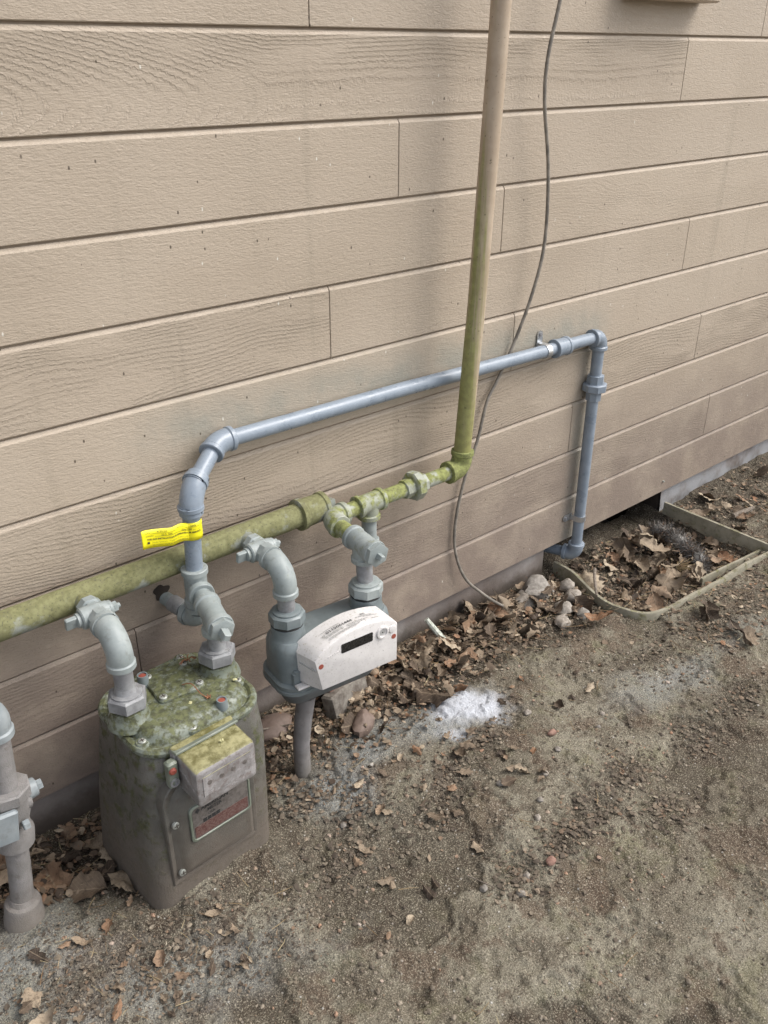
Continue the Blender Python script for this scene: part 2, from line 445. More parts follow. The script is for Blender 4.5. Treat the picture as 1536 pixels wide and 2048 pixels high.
MAT['strap'] = m_simple('galvanised_strap', (0.50, 0.52, 0.54), (0.62, 0.63, 0.64), scale=90, rough=0.3, metal=0.8)
MAT['yellow'] = m_simple('yellow_tag_card', (0.80, 0.70, 0.01), (0.86, 0.77, 0.015), scale=60, rough=0.45, bump=0.05)
MAT['display'] = m_simple('display_window', (0.008, 0.008, 0.009), (0.03, 0.03, 0.028), scale=300, rough=0.2)
MAT['plate'] = m_simple('worn_nameplate', (0.085, 0.074, 0.066), (0.145, 0.130, 0.118), scale=200, rough=0.5)
MAT['plate_red'] = m_simple('worn_red_band', (0.075, 0.022, 0.018), (0.145, 0.095, 0.082), scale=330, rough=0.6)
MAT['cable'] = m_simple('dusty_cable', (0.14, 0.125, 0.105), (0.27, 0.24, 0.20), scale=50, rough=0.7)
MAT['leaf'] = m_leaf()
MAT['wood'] = m_simple('weathered_wood', (0.085, 0.068, 0.055), (0.215, 0.195, 0.165), scale=45, rough=0.85, bump=0.7, bscale=180)
MAT['stone'] = m_simple('pale_stone', (0.17, 0.15, 0.125), (0.38, 0.35, 0.31), scale=70, rough=0.85, bump=0.6, bscale=140, rnd=True)
MAT['brownstone'] = m_simple('brown_stone', (0.13, 0.092, 0.072), (0.185, 0.135, 0.108), scale=60, rough=0.7, bump=0.25)
MAT['brick'] = m_simple('broken_brick', (0.19, 0.10, 0.075), (0.27, 0.165, 0.125), scale=60, rough=0.9, bump=0.5)
MAT['well'] = m_weather('mossy_well_rim', (0.235, 0.215, 0.155), (0.31, 0.285, 0.215), moss=(0.12, 0.108, 0.05),
                        moss_bright=(0.20, 0.19, 0.09), rough=0.75, dirt_amt=0.5, bump=0.6, grit=0.6)
MAT['stub'] = m_weather('muddy_stub_paint', (0.185, 0.175, 0.172), (0.245, 0.235, 0.232), rough=0.6, dirt=(0.11, 0.09, 0.08), dirt_amt=0.5, bump=0.4,
                        zdirt=(0.08, 0.0, 0.5, (0.14, 0.125, 0.10)))
MAT['fibre'] = m_islands('grey_fibre', [(0, (0.09, 0.08, 0.07)), (0.5, (0.19, 0.18, 0.165)), (0.8, (0.28, 0.27, 0.25)), (1, (0.24, 0.12, 0.06))])
MAT['needle'] = m_islands('dry_needles', [(0, (0.20, 0.12, 0.06)), (0.5, (0.30, 0.22, 0.12)), (1, (0.40, 0.34, 0.2))])
MAT['pebble'] = m_islands('dirt_crumbs', [(0, (0.08, 0.065, 0.05)), (0.3, (0.15, 0.125, 0.095)), (0.6, (0.21, 0.175, 0.13)), (0.85, (0.29, 0.25, 0.195)),
                                          (0.95, (0.33, 0.20, 0.13)), (1, (0.48, 0.45, 0.40))])
MAT['crumb'] = m_islands('leaf_crumb', [(0, (0.060, 0.047, 0.036)), (0.4, (0.115, 0.092, 0.069)), (0.75, (0.185, 0.152, 0.112)), (0.92, (0.175, 0.115, 0.075)), (1, (0.31, 0.265, 0.20))])
MAT['trim'] = m_simple('tan_trim_paint', (0.41, 0.325, 0.24), (0.46, 0.375, 0.285), scale=20, rough=0.5, bump=0.3)
MAT['bark'] = m_simple('grey_bark', (0.13, 0.105, 0.08), (0.24, 0.20, 0.16), scale=120, rough=0.9, bump=0.6)
MAT['lichen'] = m_simple('lichen_twig', (0.33, 0.35, 0.29), (0.55, 0.57, 0.50), scale=150, rough=0.9, bump=0.7)
MAT['petal'] = m_simple('pale_yellow_petal', (0.40, 0.38, 0.18), (0.50, 0.47, 0.25), scale=100, rough=0.6)
MAT['rust'] = m_simple('rust_brown_stalk', (0.18, 0.075, 0.035), (0.26, 0.11, 0.05), scale=100, rough=0.8)

# ---------------------------------------------------------------- mesh helpers
def frame(d):
    d = Vector(d).normalized()
    a = Vector((0, 0, 1)) if abs(d.z) < 0.9 else Vector((1, 0, 0))
    u = d.cross(a).normalized()
    return u, d.cross(u).normalized()

class MB:
    def __init__(s):
        s.v = []; s.f = []
    def tube(s, pts, rad, seg=20, caps=True, phase=0.0):
        """sweep along pts with a radius (or one per point)"""
        pts = [Vector(p) for p in pts]
        n = len(pts)
        if not isinstance(rad, (list, tuple)):
            rad = [rad] * n
        tan = []
        for i in range(n):
            a = pts[max(i - 1, 0)]; b = pts[min(i + 1, n - 1)]
            d = b - a
            tan.append(d.normalized() if d.length > 1e-9 else tan[-1])
        u, w = frame(tan[0])
        base = len(s.v)
        for i in range(n):
            if i:
                q = tan[i - 1].rotation_difference(tan[i])
                u = q @ u; u = (u - tan[i] * u.dot(tan[i])).normalized()
                w = tan[i].cross(u)
            for k in range(seg):
                a = 2 * math.pi * k / seg + phase
                s.v.append(pts[i] + (u * math.cos(a) + w * math.sin(a)) * rad[i])
        for i in range(n - 1):
            for k in range(seg):
                a = base + i * seg + k; b = base + i * seg + (k + 1) % seg
                s.f.append((a, b, b + seg, a + seg))
        if caps:
            s.f.append(tuple(range(base + seg - 1, base - 1, -1)))
            s.f.append(tuple(range(base + (n - 1) * seg, base + n * seg)))
        return s
    def lathe(s, o, axis, prof, seg=24, phase=0.0):
        o = Vector(o); ax = Vector(axis).normalized()
        return s.tube([o + ax * h for h, r in prof], [r for h, r in prof], seg, True, phase) if len(set(h for h, r in prof)) == len(prof) else s._lathe2(o, ax, prof, seg, phase)
    def _lathe2(s, o, ax, prof, seg, phase):
        u, w = frame(ax); base = len(s.v); n = len(prof)
        for h, r in prof:
            for k in range(seg):
                a = 2 * math.pi * k / seg + phase
                s.v.append(o + ax * h + (u * math.cos(a) + w * math.sin(a)) * r)
        for i in range(n - 1):
            for k in range(seg):
                a = base + i * seg + k; b = base + i * seg + (k + 1) % seg
                s.f.append((a, b, b + seg, a + seg))
        s.f.append(tuple(range(base + seg - 1, base - 1, -1)))
        s.f.append(tuple(range(base + (n - 1) * seg, base + n * seg)))
        return s
    def box(s, c, size, rot=None, bev=0.0):
        c = Vector(c); hx, hy, hz = (q / 2 for q in size)
        rot = rot or Matrix.Identity(3)
        if bev <= 0:
            base = len(s.v)
            for x in (-hx, hx):
                for y in (-hy, hy):
                    for z in (-hz, hz):
                        s.v.append(c + rot @ Vector((x, y, z)))
            for f in ((0, 1, 3, 2), (4, 6, 7, 5), (0, 4, 5, 1), (2, 3, 7, 6), (0, 2, 6, 4), (1, 5, 7, 3)):
                s.f.append(tuple(base + i for i in f))
            return s
        secs = []
        for z, ins in ((-hz, bev), (-hz + bev, 0), (hz - bev, 0), (hz, bev)):
            secs.append([c + rot @ Vector((x, y, z)) for x, y in rrect(hx - ins, hy - ins, bev, 2)])
        return s.loft(secs)
    def loft(s, secs, caps=True, closed=True):
        base = len(s.v); n = len(secs[0])
        for q in secs:
            s.v.extend(Vector(p) for p in q)
        for i in range(len(secs) - 1):
            for k in range(n if closed else n - 1):
                a = base + i * n + k; b = base + i * n + (k + 1) % n
                s.f.append((a, b, b + n, a + n))
        if caps:
            s.f.append(tuple(range(base + n - 1, base - 1, -1)))
            s.f.append(tuple(range(base + (len(secs) - 1) * n, base + len(secs) * n)))
        return s
    def grid(s, pts, nx, ny):
        base = len(s.v); s.v.extend(Vector(p) for p in pts)
        for j in range(ny - 1):
            for i in range(nx - 1):
                a = base + j * nx + i
                s.f.append((a, a + 1, a + nx + 1, a + nx))
        return s
    def build(s, name, mat, parent=None, local=False, smooth=True, angle=32):
        off = Vector((0, 0, 0)) if (parent is None or local) else parent_loc(parent)
        me = bpy.data.meshes.new(name)
        me.from_pydata([tuple(v - off) for v in s.v], [], s.f)
        me.materials.append(MAT[mat])
        if smooth:
            me.polygons.foreach_set('use_smooth', [True] * len(me.polygons))
            me.set_sharp_from_angle(angle=R(angle))
        me.update()
        o = bpy.data.objects.new(name, me)
        COL.objects.link(o)
        if parent is not None:
            o.parent = parent
        return o

def parent_loc(p):
    l = Vector((0, 0, 0))
    while p is not None:
        l += Vector(p.location); p = p.parent
    return l

def rrect(hx, hy, r, n=4):
    r = max(min(r, hx * 0.999, hy * 0.999), 1e-5)
    out = []
    for cx, cy, a0 in ((hx - r, hy - r, 0), (-hx + r, hy - r, 90), (-hx + r, -hy + r, 180), (hx - r, -hy + r, 270)):
        for k in range(n + 1):
            a = R(a0 + 90 * k / n)
            out.append((cx + r * math.cos(a), cy + r * math.sin(a)))
    return out

def thing(name, label, cat, loc=(0, 0, 0), rz=0.0, group=None):
    o = bpy.data.objects.new(name, None)
    o.empty_display_size = 0.05
    COL.objects.link(o)
    o.location = loc; o.rotation_euler = (0, 0, rz)
    return tag(o, label, cat, group)

def tag(o, label=None, cat=None, group=None, kind=None):
    if label: o['label'] = label
    if cat: o['category'] = cat
    if group: o['group'] = group
    if kind: o['kind'] = kind
    return o

def moss(o, m):
    o['moss'] = float(m)
    return o

def text_mesh(txt, size, bold=0.0):
    """flat mesh of a string as (verts, faces), baseline origin, left aligned"""
    cu = bpy.data.curves.new('lettering', 'FONT')
    cu.body = txt; cu.size = size; cu.offset = bold; cu.resolution_u = 2
    ob = bpy.data.objects.new('lettering_tmp', cu)
    COL.objects.link(ob)
    dg = bpy.context.evaluated_depsgraph_get()
    me = ob.evaluated_get(dg).to_mesh()
    v = [tuple(q.co) for q in me.vertices]; f = [tuple(p.vertices) for p in me.polygons]
    ob.evaluated_get(dg).to_mesh_clear()
    bpy.data.objects.remove(ob); bpy.data.curves.remove(cu)
    return v, f

# pipe fittings --------------------------------------------------
def arc_path(P, d1, d2, L, rb, n=10):
    """from P+d1*L round the corner at P to P+d2*L with a bend of radius rb"""
    P = Vector(P); d1 = Vector(d1).normalized(); d2 = Vector(d2).normalized()
    ang = math.pi - d1.angle(d2)
    tl = rb * math.tan(ang / 2)
    c = P + (d1 + d2).normalized() * (rb / math.cos(ang / 2))
    a = P + d1 * tl - c
    b = P + d2 * tl - c
    ax = a.cross(b).normalized()
    pts = [c + Matrix.Rotation(ang * k / n, 3, ax) @ a for k in range(n + 1)]
    return pts, tl, d1, d2, P

def elbow(m, P, d1, d2, r, L=None, rb=None, body=1.28, col=1.46, cl=0.010, seg=24, L2=None):
    rb = rb or r * 1.55
    pts, tl, d1, d2, P = arc_path(P, d1, d2, L, rb)
    L = L or tl + cl + 0.006
    L2 = L2 or L
    rbd, rc = r * body, r * col
    p = [P + d1 * L, P + d1 * (L - 0.001), P + d1 * (L - cl + 0.002), P + d1 * (L - cl)] + pts + \
        [P + d2 * (L2 - cl), P + d2 * (L2 - cl + 0.002), P + d2 * (L2 - 0.001), P + d2 * L2]
    rr = [rc * 0.95, rc, rc, rbd] + [rbd * 1.02] * len(pts) + [rbd, rc, rc, rc * 0.95]
    m.tube(p, rr, seg)
    return m

def collar_run(m, a, b, r, body=1.28, col=1.46, cl=0.010, seg=24):
    a = Vector(a); b = Vector(b); d = (b - a).normalized()
    p = [a, a + d * 0.001, a + d * (cl - 0.002), a + d * cl, b - d * cl, b - d * (cl - 0.002), b - d * 0.001, b]
    m.tube(p, [r * col * 0.95, r * col, r * col, r * body, r * body, r * col, r * col, r * col * 0.95], seg)
    return m

def tee(m, P, run, branch, r, L=0.028, Lb=0.028, **k):
    P = Vector(P); run = Vector(run).normalized(); branch = Vector(branch).normalized()
    collar_run(m, P - run * L, P + run * L, r, **k)
    body = k.get('body', 1.28); col = k.get('col', 1.46); cl = k.get('cl', 0.010)
    e = P + branch * Lb
    m.tube([P, e - branch * cl, e - branch * (cl - 0.002), e - branch * 0.001, e],
           [r * body * 0.98, r * body * 0.98, r * col, r * col, r * col * 0.95], 24)
    return m

def hexnut(m, o, ax, r, h, n=6, phase=0.3):
    m._lathe2(Vector(o), Vector(ax).normalized(), [(0, r * 0.88), (h * 0.12, r), (h * 0.88, r), (h, r * 0.88)], n, phase)
    return m

def screw(name, o, ax, r, parent, mat='screw', local=False):
    m = MB(); o = Vector(o); ax = Vector(ax).normalized()
    m._lathe2(o, ax, [(-0.003, r), (r * 0.10, r), (r * 0.24, r * 0.80), (r * 0.28, r * 0.3)], 14, 0)
    u, w = frame(ax)
    s = m.build(name, mat, parent, local)
    c = MB()
    rm = Matrix((u, w, ax)).transposed()
    c.box(o + ax * (r * 0.24), (r * 1.25, r * 0.24, r * 0.14), rm)
    c.box(o + ax * (r * 0.241), (r * 0.24, r * 1.25, r * 0.14), rm)
    if parent.parent is None:
        c.build('cross_slot', 'dark', s, local)
    else:
        s2 = c.build('cross_slot', 'dark', parent, local)
    return s

# ================================================================= ground
def vnoise(shape_x, shape_y, freq, seed):
    """smooth value noise sampled at world coordinates"""
    g = np.random.default_rng(seed).random((256, 256))
    X = shape_x * freq + 1000; Y = shape_y * freq + 1000
    xi = np.floor(X).astype(int); yi = np.floor(Y).astype(int)
    fx = X - xi; fy = Y - yi
    fx = fx * fx * (3 - 2 * fx); fy = fy * fy * (3 - 2 * fy)
    a = g[xi % 256, yi % 256]; b = g[(xi + 1) % 256, yi % 256]
    c = g[xi % 256, (yi + 1) % 256]; d = g[(xi + 1) % 256, (yi + 1) % 256]
    return (a * (1 - fx) + b * fx) * (1 - fy) + (c * (1 - fx) + d * fx) * fy - 0.5

def fbm(X, Y, freq, octv, seed, gain=0.5):
    o = np.zeros_like(X); a = 1.0
    for i in range(octv):
        o += a * vnoise(X, Y, freq * 2 ** i, seed + i); a *= gain
    return o

def sst(x, lo, hi):
    t = np.clip((x - lo) / (hi - lo), 0, 1)
    return t * t * (3 - 2 * t)

def in_well(X, Y):
    return sst(X, 1.545, 1.575) * sst(X, 2.06, 2.03) * sst(Y, -0.31, -0.275)

def ground_h(X, Y):
    X = np.asarray(X, float); Y = np.asarray(Y, float)
    far = sst(np.hypot(X - 1.0, Y + 0.4), 4.0, 9.0)
    h = 0.012 * fbm(X, Y, 2.4, 2, 3) + 0.0026 * fbm(X, Y, 9, 2, 20) + 0.0026 * fbm(X, Y, 75, 3, 40, 0.8)
    # hard crust standing a little above the litter strip by the wall
    wav = 0.05 * fbm(X, Y, 5, 3, 77)
    edge = -0.20 + wav
    crust = sst(Y, edge + 0.02, edge - 0.03) * sst(X, 0.55, 0.95)
    h = h + 0.016 * crust - 0.004
    # broken scabs of crust: terraces
    tr = fbm(X, Y, 6.5, 5, 90, 0.62)
    h = h + 0.0035 * sst(tr, 0.02, 0.06) + 0.0045 * sst(tr, 0.24, 0.27) - 0.006 * sst(-tr, 0.20, 0.25)
    # well interior
    h = h - in_well(X, Y) * (0.030 - 0.035 * sst(Y, -0.16, -0.02) * sst(X, 2.0, 1.7))
    # dip where the grey pipe enters the wall
    h = h - 0.03 * np.exp(-(((X - 1.55) / 0.10) ** 2 + ((Y + 0.03) / 0.06) ** 2))
    # mound round the riser and the white powder
    h = h + 0.026 * np.exp(-(((X - 0.17) / 0.08) ** 2 + ((Y + 0.18) / 0.07) ** 2))
    h = h + 0.003 * np.exp(-(((X - 1.02) / 0.06) ** 2 + ((Y + 0.245) / 0.05) ** 2))
    h = h + 0.034 * np.exp(-(((X - 0.44) / 0.17) ** 2 + ((Y + 0.26) / 0.075) ** 2))
    return h * (1 - far)

def gz(x, y):
    return float(ground_h(np.array([x]), np.array([y]))[0])

CLUST = [(0.695, -0.30, 0.035), (0.772, -0.381, 0.045), (0.603, -0.374, 0.035), (0.896, -0.585, 0.030), (0.986, -0.577, 0.040), (0.862, -0.35, 0.030),
         (0.558, -0.235, 0.028), (1.298, -0.584, 0.035), (1.436, -0.588, 0.045), (1.438, -0.377, 0.05), (0.795, -0.576, 0.030), (1.102, -0.554, 0.035),
         (0.369, -0.32, 0.035), (0.298, -0.345, 0.04), (0.183, -0.301, 0.04), (0.642, -0.226, 0.025), (1.077, -0.654, 0.03), (0.985, -0.325, 0.025), (1.62, -0.40, 0.06), (1.85, -0.42, 0.06)]

def axis_pts(lo, hi, st, far_lo, far_hi):
    core = np.arange(lo, hi, st)
    l = [lo]; s = st
    while l[-1] > far_lo:
        s *= 1.25; l.append(l[-1] - s)
    r = [core[-1]]; s = st
    while r[-1] < far_hi:
        s *= 1.25; r.append(r[-1] + s)
    return np.concatenate([np.array(l[:0:-1]), core, np.array(r[1:])])

def make_ground():
    xs = axis_pts(0.02, 2.55, 0.0036, -60, 60)
    ys = axis_pts(-1.06, 0.06, 0.0036, -60, 0.1)
    X, Y = np.meshgrid(xs, ys)
    H = ground_h(X, Y)
    nx, ny = len(xs), len(ys)
    co = np.stack([X, Y, H], -1).reshape(-1, 3)
    idx = np.arange(nx * ny).reshape(ny, nx)
    f = np.stack([idx[:-1, :-1], idx[:-1, 1:], idx[1:, 1:], idx[1:, :-1]], -1).reshape(-1, 4)
    me = bpy.data.meshes.new('ground')
    me.vertices.add(len(co)); me.vertices.foreach_set('co', co.ravel())
    me.loops.add(f.size); me.loops.foreach_set('vertex_index', f.ravel().astype(np.int32))
    me.polygons.add(len(f)); me.polygons.foreach_set('loop_start', np.arange(0, f.size, 4, dtype=np.int32))
    me.polygons.foreach_set('use_smooth', np.ones(len(f), bool))
    me.update(); me.validate()
    # patches of material lying on the soil
    n1 = fbm(X, Y, 14, 4, 200, 0.6)
    def blob(cx, cy, rx, ry, ang, nz=0.5):
        c, s = math.cos(ang), math.sin(ang)
        u = (X - cx) * c + (Y - cy) * s; v = -(X - cx) * s + (Y - cy) * c
        return np.clip(1.25 - np.sqrt((u / rx) ** 2 + (v / ry) ** 2) + nz * n1, 0, 1)
    white = blob(1.022, -0.243, 0.088, 0.058, -0.70, 0.55)
    white = np.maximum(white, 0.50 * blob(0.945, -0.285, 0.035, 0.018, -0.6, 0.9))
    grey = np.maximum.reduce([blob(0.80, -0.190, 0.17, 0.068, 0.10, 0.5), blob(0.69, -0.24, 0.08, 0.07, 0, 0.6),
                              blob(0.96, -0.225, 0.17, 0.070, -0.3, 0.5), 0.7 * blob(0.14, -0.22, 0.12, 0.09, 0, 0.8),
                              0.7 * blob(1.42, -0.45, 0.24, 0.05, -0.1, 0.8), 0.55 * blob(0.30, -0.38, 0.2, 0.06, -0.3, 0.9)])
    wav = 0.05 * fbm(X, Y, 5, 3, 77)
    litter = sst(Y, -0.235 + wav, -0.17 + wav) * sst(X, 0.60, 0.80)
    litter = np.maximum(litter, sst(X, 0.62, 0.45) * sst(Y, -0.16, -0.08))
    litter = np.maximum(litter, in_well(X, Y))
    tr = fbm(X, Y, 6.5, 4, 90, 0.55)
    litter = np.maximum(litter, 0.75 * sst(-tr, 0.10, 0.22))
    for cx, cy, ss in CLUST:
        litter = np.maximum(litter, 0.85 * np.clip(np.exp(-(((X - cx) / (ss * 1.5)) ** 2 + ((Y - cy) / ss) ** 2)) * 1.5 + 0.9 * n1 - 0.15, 0, 1))
    litter = np.clip(litter * (1 - 0.9 * grey), 0, 1)
    cols = np.stack([white, grey, litter, np.ones_like(white)], -1).reshape(-1, 4).astype(np.float32)
    ca = me.color_attributes.new('mask', 'FLOAT_COLOR', 'POINT')
    ca.data.foreach_set('color', cols.ravel())
    me.materials.append(MAT['ground'])
    o = bpy.data.objects.new('ground', me); COL.objects.link(o)
    tag(o, 'packed sandy brown dirt with scattered grit in front of the wall', None, None, 'structure')
make_ground()

# ================================================================= house wall
S = 0.124
Z_BOT = 0.6 * S
wall = thing('house_wall', 'tan painted lap siding wall behind the gas meters', 'wall', (1.0, 0.0, 0.0))
JOINTS = {1: [0.859, 2.123], 2: [1.834], 3: [1.033, 2.95], 4: [1.296], 5: [0.883, 1.947], 6: [1.351], 7: [2.073, 0.02],
          8: [1.576], 9: [0.468, 2.193], 10: [2.9, -0.35]}
CATH = {2: (1.0, 1.0, 0.78), 4: (0.0, 0.15, 0), 5: (0.0, 0.85, 0), 7: (0.0, 0.95, 0), 9: (0.0, 0.7, 0), 6: (0.2, 0.12, 0),
        1: (0.5, 0.2, 1.4), 3: (0, 0.12, 0), 8: (0, 0.35, 0), 10: (0, 0.12, 0)}
def board(x0, x1, ztop, zbot, seed, cath, grain, xc):
    gap, ch, th = 0.0036, 0.0062, 0.0058
    zt = ztop - gap
    m = MB()
    prof = [(th, zbot), (0.0012, zbot), (0.0, zbot + 0.0014), (0.0, zt - ch), (0.0005, zt - ch + 0.0010), (0.0042, zt), (th, zt)]
    e = 0.0006
    xs = [x0 + e, x0 + e + 0.0008, x1 - e - 0.0008, x1 - e]
    secs = []
    for i, x in enumerate(xs):
        d = 0.0008 if i in (0, 3) else 0.0
        secs.append([(x, y + d, z) for y, z in prof])
    m.loft(secs)
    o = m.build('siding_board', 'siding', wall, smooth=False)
    o['seed'] = seed; o['zc'] = (ztop + zbot) / 2; o['cath'] = cath; o['grain'] = grain; o['xc'] = xc
for row in range(-6, 11):
    ztop = (10.6 - (row - 1)) * S
    zbot = (10.6 - row) * S
    js = sorted([-1.2] + JOINTS.get(row, [0.3 + (row * 0.77) % 1.9]) + [4.6])
    ca, gr, xc = CATH.get(row, (0.3, 0.4, 0.8))
    for a, b in zip(js[:-1], js[1:]):
        g = gr; c = ca
        if row == 2 and a > 1.5: g = 0.1
        if row == 5 and a > 0.8 and a < 1.9: g, c = 0.12, 0.0
        if row == 5 and a > 1.9: g = 0.1
        if row == 5 and 0.8 < a < 1.9: g = 0.25
        if row == 4 and a > 1.2: g = 0.35
        if row == 9 and a > 2: g = 0.1
        board(a, b, ztop, zbot, rng.random(), c, g, xc)
# sheathing behind the boards and the foundation below them
m = MB(); m.box((1.7, 0.0410, 1.0), (5.8, 0.07, 1.83)); m.build('backing', 'backing', wall)
for xa, xb in ((-1.2, 1.548), (2.058, 4.6)):
    m = MB(); xs = np.linspace(xa, xb, int((xb - xa) * 42)); pts = []
    for yy, zz in ((0.022, 0.092), (0.020, 0.05), (0.018, 0.01), (0.016, -0.12)):
        for x in xs:
            pts.append((x, yy + 0.004 * mnoise.noise((x * 9, zz * 20, 1.0)) + 0.002 * mnoise.noise((x * 40, zz * 60, 4.0)), zz))
    m.grid(pts, len(xs), 4)
    m.build('foundation', 'concrete', wall)
m = MB()
m.box((1.80, 0.30, 0.0), (0.56, 0.02, 0.26)); m.box((1.80, 0.165, 0.10), (0.56, 0.25, 0.02)); m.box((1.80, 0.165, -0.12), (0.56, 0.25, 0.02))
m.box((1.535, 0.158, -0.01), (0.02, 0.26, 0.19)); m.box((2.071, 0.158, -0.01), (0.02, 0.26, 0.19))
m.build('crawl_space_opening', 'dark', wall)
# nail head at the foot of the siding and a knocked-out hole
m = MB(); m._lathe2(Vector((2.02, 0.0, 0.108)), Vector((0, -1, 0)), [(-0.002, 0.003), (0.004, 0.003), (0.005, 0.001)], 10, 0)
m.build('nail_head', 'screw', wall)
m = MB()
ring = []
for k in range(28):
    a = 2 * math.pi * k / 28; q = 0.0135 * (1 + 0.14 * math.sin(3 * a + 1) + 0.12 * math.sin(5 * a))
    ring.append((0.521 + q * math.cos(a), 0.371 + q * math.sin(a)))
m.loft([[(x, -0.0012, z) for x, z in ring], [(0.521 + (x - 0.521) * 0.8, 0.004, 0.371 + (z - 0.371) * 0.8) for x, z in ring]])
m.build('ragged_hole', 'dark', wall)

# trim piece at the top right
m = MB()
m.box((1.72, -0.024, 1.290), (0.27, 0.047, 0.085), None, 0.004)
tr = m.build('trim_board', 'trim')
tag(tr, 'lower edge of a tan painted trim block at the top right of the wall', 'trim')

# ================================================================= green manifold
NX, NY, NZ = Vector((1, 0, 0)), Vector((0, 1, 0)), Vector((0, 0, 1))
MZ = 0.4445
man = thing('gas_manifold', 'mossy green horizontal gas manifold pipe with two drop valves along the wall', 'gas pipe', (0.3, -0.043, MZ))
m = MB(); m.tube([(-0.7, -0.043, MZ - 0.004), (0.1, -0.043, MZ - 0.001), (0.778, -0.043, MZ + 0.001)], 0.0211, 32)
moss(m.build('header_pipe', 'manifold', man), 0.85)
m = MB()
m.lathe((0.768, -0.043, MZ + 0.001), NX, [(0, 0.0265), (0.001, 0.0285), (0.010, 0.0285), (0.012, 0.0262), (0.048, 0.0250), (0.050, 0.0272), (0.058, 0.0272), (0.059, 0.0255)], 32)
ec = moss(m.build('end_coupling', 'manifold', man), 0.8)
m = MB(); m.lathe((0.826, -0.043, MZ + 0.001), NX, [(0, 0.018), (0.006, 0.018), (0.007, 0.012), (0.020, 0.012), (0.0215, 0.010)], 4, 0.6)
moss(m.build('plug', 'manifold', ec), 0.6)

def drop(x, yv, ye, zn, msv, mse):
    """valve, elbow and nipple from the manifold down to a meter"""
    m = MB(); m.tube([(x, -0.05, MZ), (x, yv + 0.018, MZ)], 0.0146, 24)
    moss(m.build('branch_nipple', 'manifold', man), 0.7)
    # plug valve body: two octagon ends, a bulged middle and a tapered cross barrel
    m = MB()
    c = Vector((x, yv, MZ))
    m._lathe2(c + NY * 0.026, -NY, [(0, 0.0165), (0.001, 0.0185), (0.013, 0.0185), (0.0145, 0.0160), (0.020, 0.0155), (0.026, 0.0175),
                                    (0.032, 0.0155), (0.0375, 0.0160), (0.039, 0.0185), (0.051, 0.0185), (0.052, 0.0165)], 8, R(22.5))
    m._lathe2(c - NX * 0.023, NX, [(0, 0.0140), (0.002, 0.0160), (0.010, 0.0165), (0.034, 0.0145), (0.042, 0.0138), (0.043, 0.0120)], 20, 0)
    vb = moss(m.build('valve', 'greygreen', man), msv)
    m = MB()
    m._lathe2(c - NX * 0.022, -NX, [(0, 0.0110), (0.006, 0.0110), (0.007, 0.0085)], 18, 0)
    m.box(c - NX * 0.036, (0.017, 0.0075, 0.0185), Matrix.Rotation(R(12), 3, 'X'), 0.0012)
    moss(m.build('key_head', 'greygreen', vb), msv + 0.05)
    m = MB()
    m._lathe2(c + NX * 0.020, NX, [(0, 0.0125), (0.004, 0.0125), (0.005, 0.0100)], 18, 0)
    hexnut(m, c + NX * 0.025, NX, 0.0085, 0.0075)
    m._lathe2(c + NX * 0.0325, NX, [(0, 0.0042), (0.004, 0.0042), (0.005, 0.003)], 10, 0)
    moss(m.build('retaining_nut', 'greygreen', vb), msv * 0.6)
    m = MB(); m.tube([(x, yv - 0.020, MZ), (x, ye + 0.022, MZ)], 0.0143, 24)
    moss(m.build('close_nipple', 'greygreen', man), mse)
    m = MB(); elbow(m, (x, ye, MZ - 0.003), NY, -NZ, 0.0142, L=0.042, rb=0.034, body=1.30, col=1.46, cl=0.011, seg=28, L2=0.052)
    moss(m.build('elbow', 'greygreen', man), mse)
    m = MB(); m.tube([(x, ye, MZ - 0.034), (x, ye, zn)], 0.0140, 24)
    m.tube([(x, ye, zn + 0.012), (x, ye, zn + 0.006), (x, ye, zn)], [0.0143, 0.0155, 0.019], 24)
    moss(m.build('drop_nipple', 'zinc', man), 0.0)
drop(0.373, -0.101, -0.168, 0.344, 0.15, 0.12)
drop(0.656, -0.099, -0.165, 0.350, 0.40, 0.34)

# ================================================================= old green meter
GM = (0.451, -0.166, 0.0)
YAW1 = R(2.5)
old = thing('gas_meter', 'older mossy green diaphragm gas meter with clouded index box standing in dirt', 'gas meter', GM, YAW1)
def sec(hx, hy, r, z, cx=0.0, cy=0.0, n=6):
    return [(cx + x, cy + y, z) for x, y in rrect(hx, hy, r, n)]
m = MB()
m.loft([sec(0.109, 0.101, 0.030, -0.04, -0.021, -0.004), sec(0.109, 0.100, 0.030, 0.02, -0.019, -0.004), sec(0.108, 0.097, 0.032, 0.12, -0.012, -0.003),
        sec(0.105, 0.092, 0.034, 0.22, -0.002, -0.001), sec(0.101, 0.089, 0.040, 0.27), sec(0.094, 0.082, 0.040, 0.284), sec(0.088, 0.078, 0.038, 0.2865)])
moss(m.build('body', 'meter_body', old, True), 0.55)
# lid: lobed outline, rolled flange, domed top
def lid_outline(ins, z):
    out = []
    for x, y in rrect(0.1005 - ins, 0.090 - ins, 0.050 - ins * 0.6, 14):
        out.append((x, y, z))
    return out
m = MB()
m.loft([lid_outline(0.006, 0.2770), lid_outline(-0.002, 0.2785), lid_outline(-0.0035, 0.2815), lid_outline(-0.0035, 0.2865), lid_outline(-0.001, 0.2905), lid_outline(0.004, 0.2912),
        lid_outline(0.0085, 0.2875), lid_outline(0.011, 0.2885), lid_outline(0.016, 0.2985), lid_outline(0.022, 0.3030), lid_outline(0.032, 0.3048), lid_outline(0.055, 0.3055)])
lid = moss(m.build('lid', 'meter_old', old, True), 0.64)
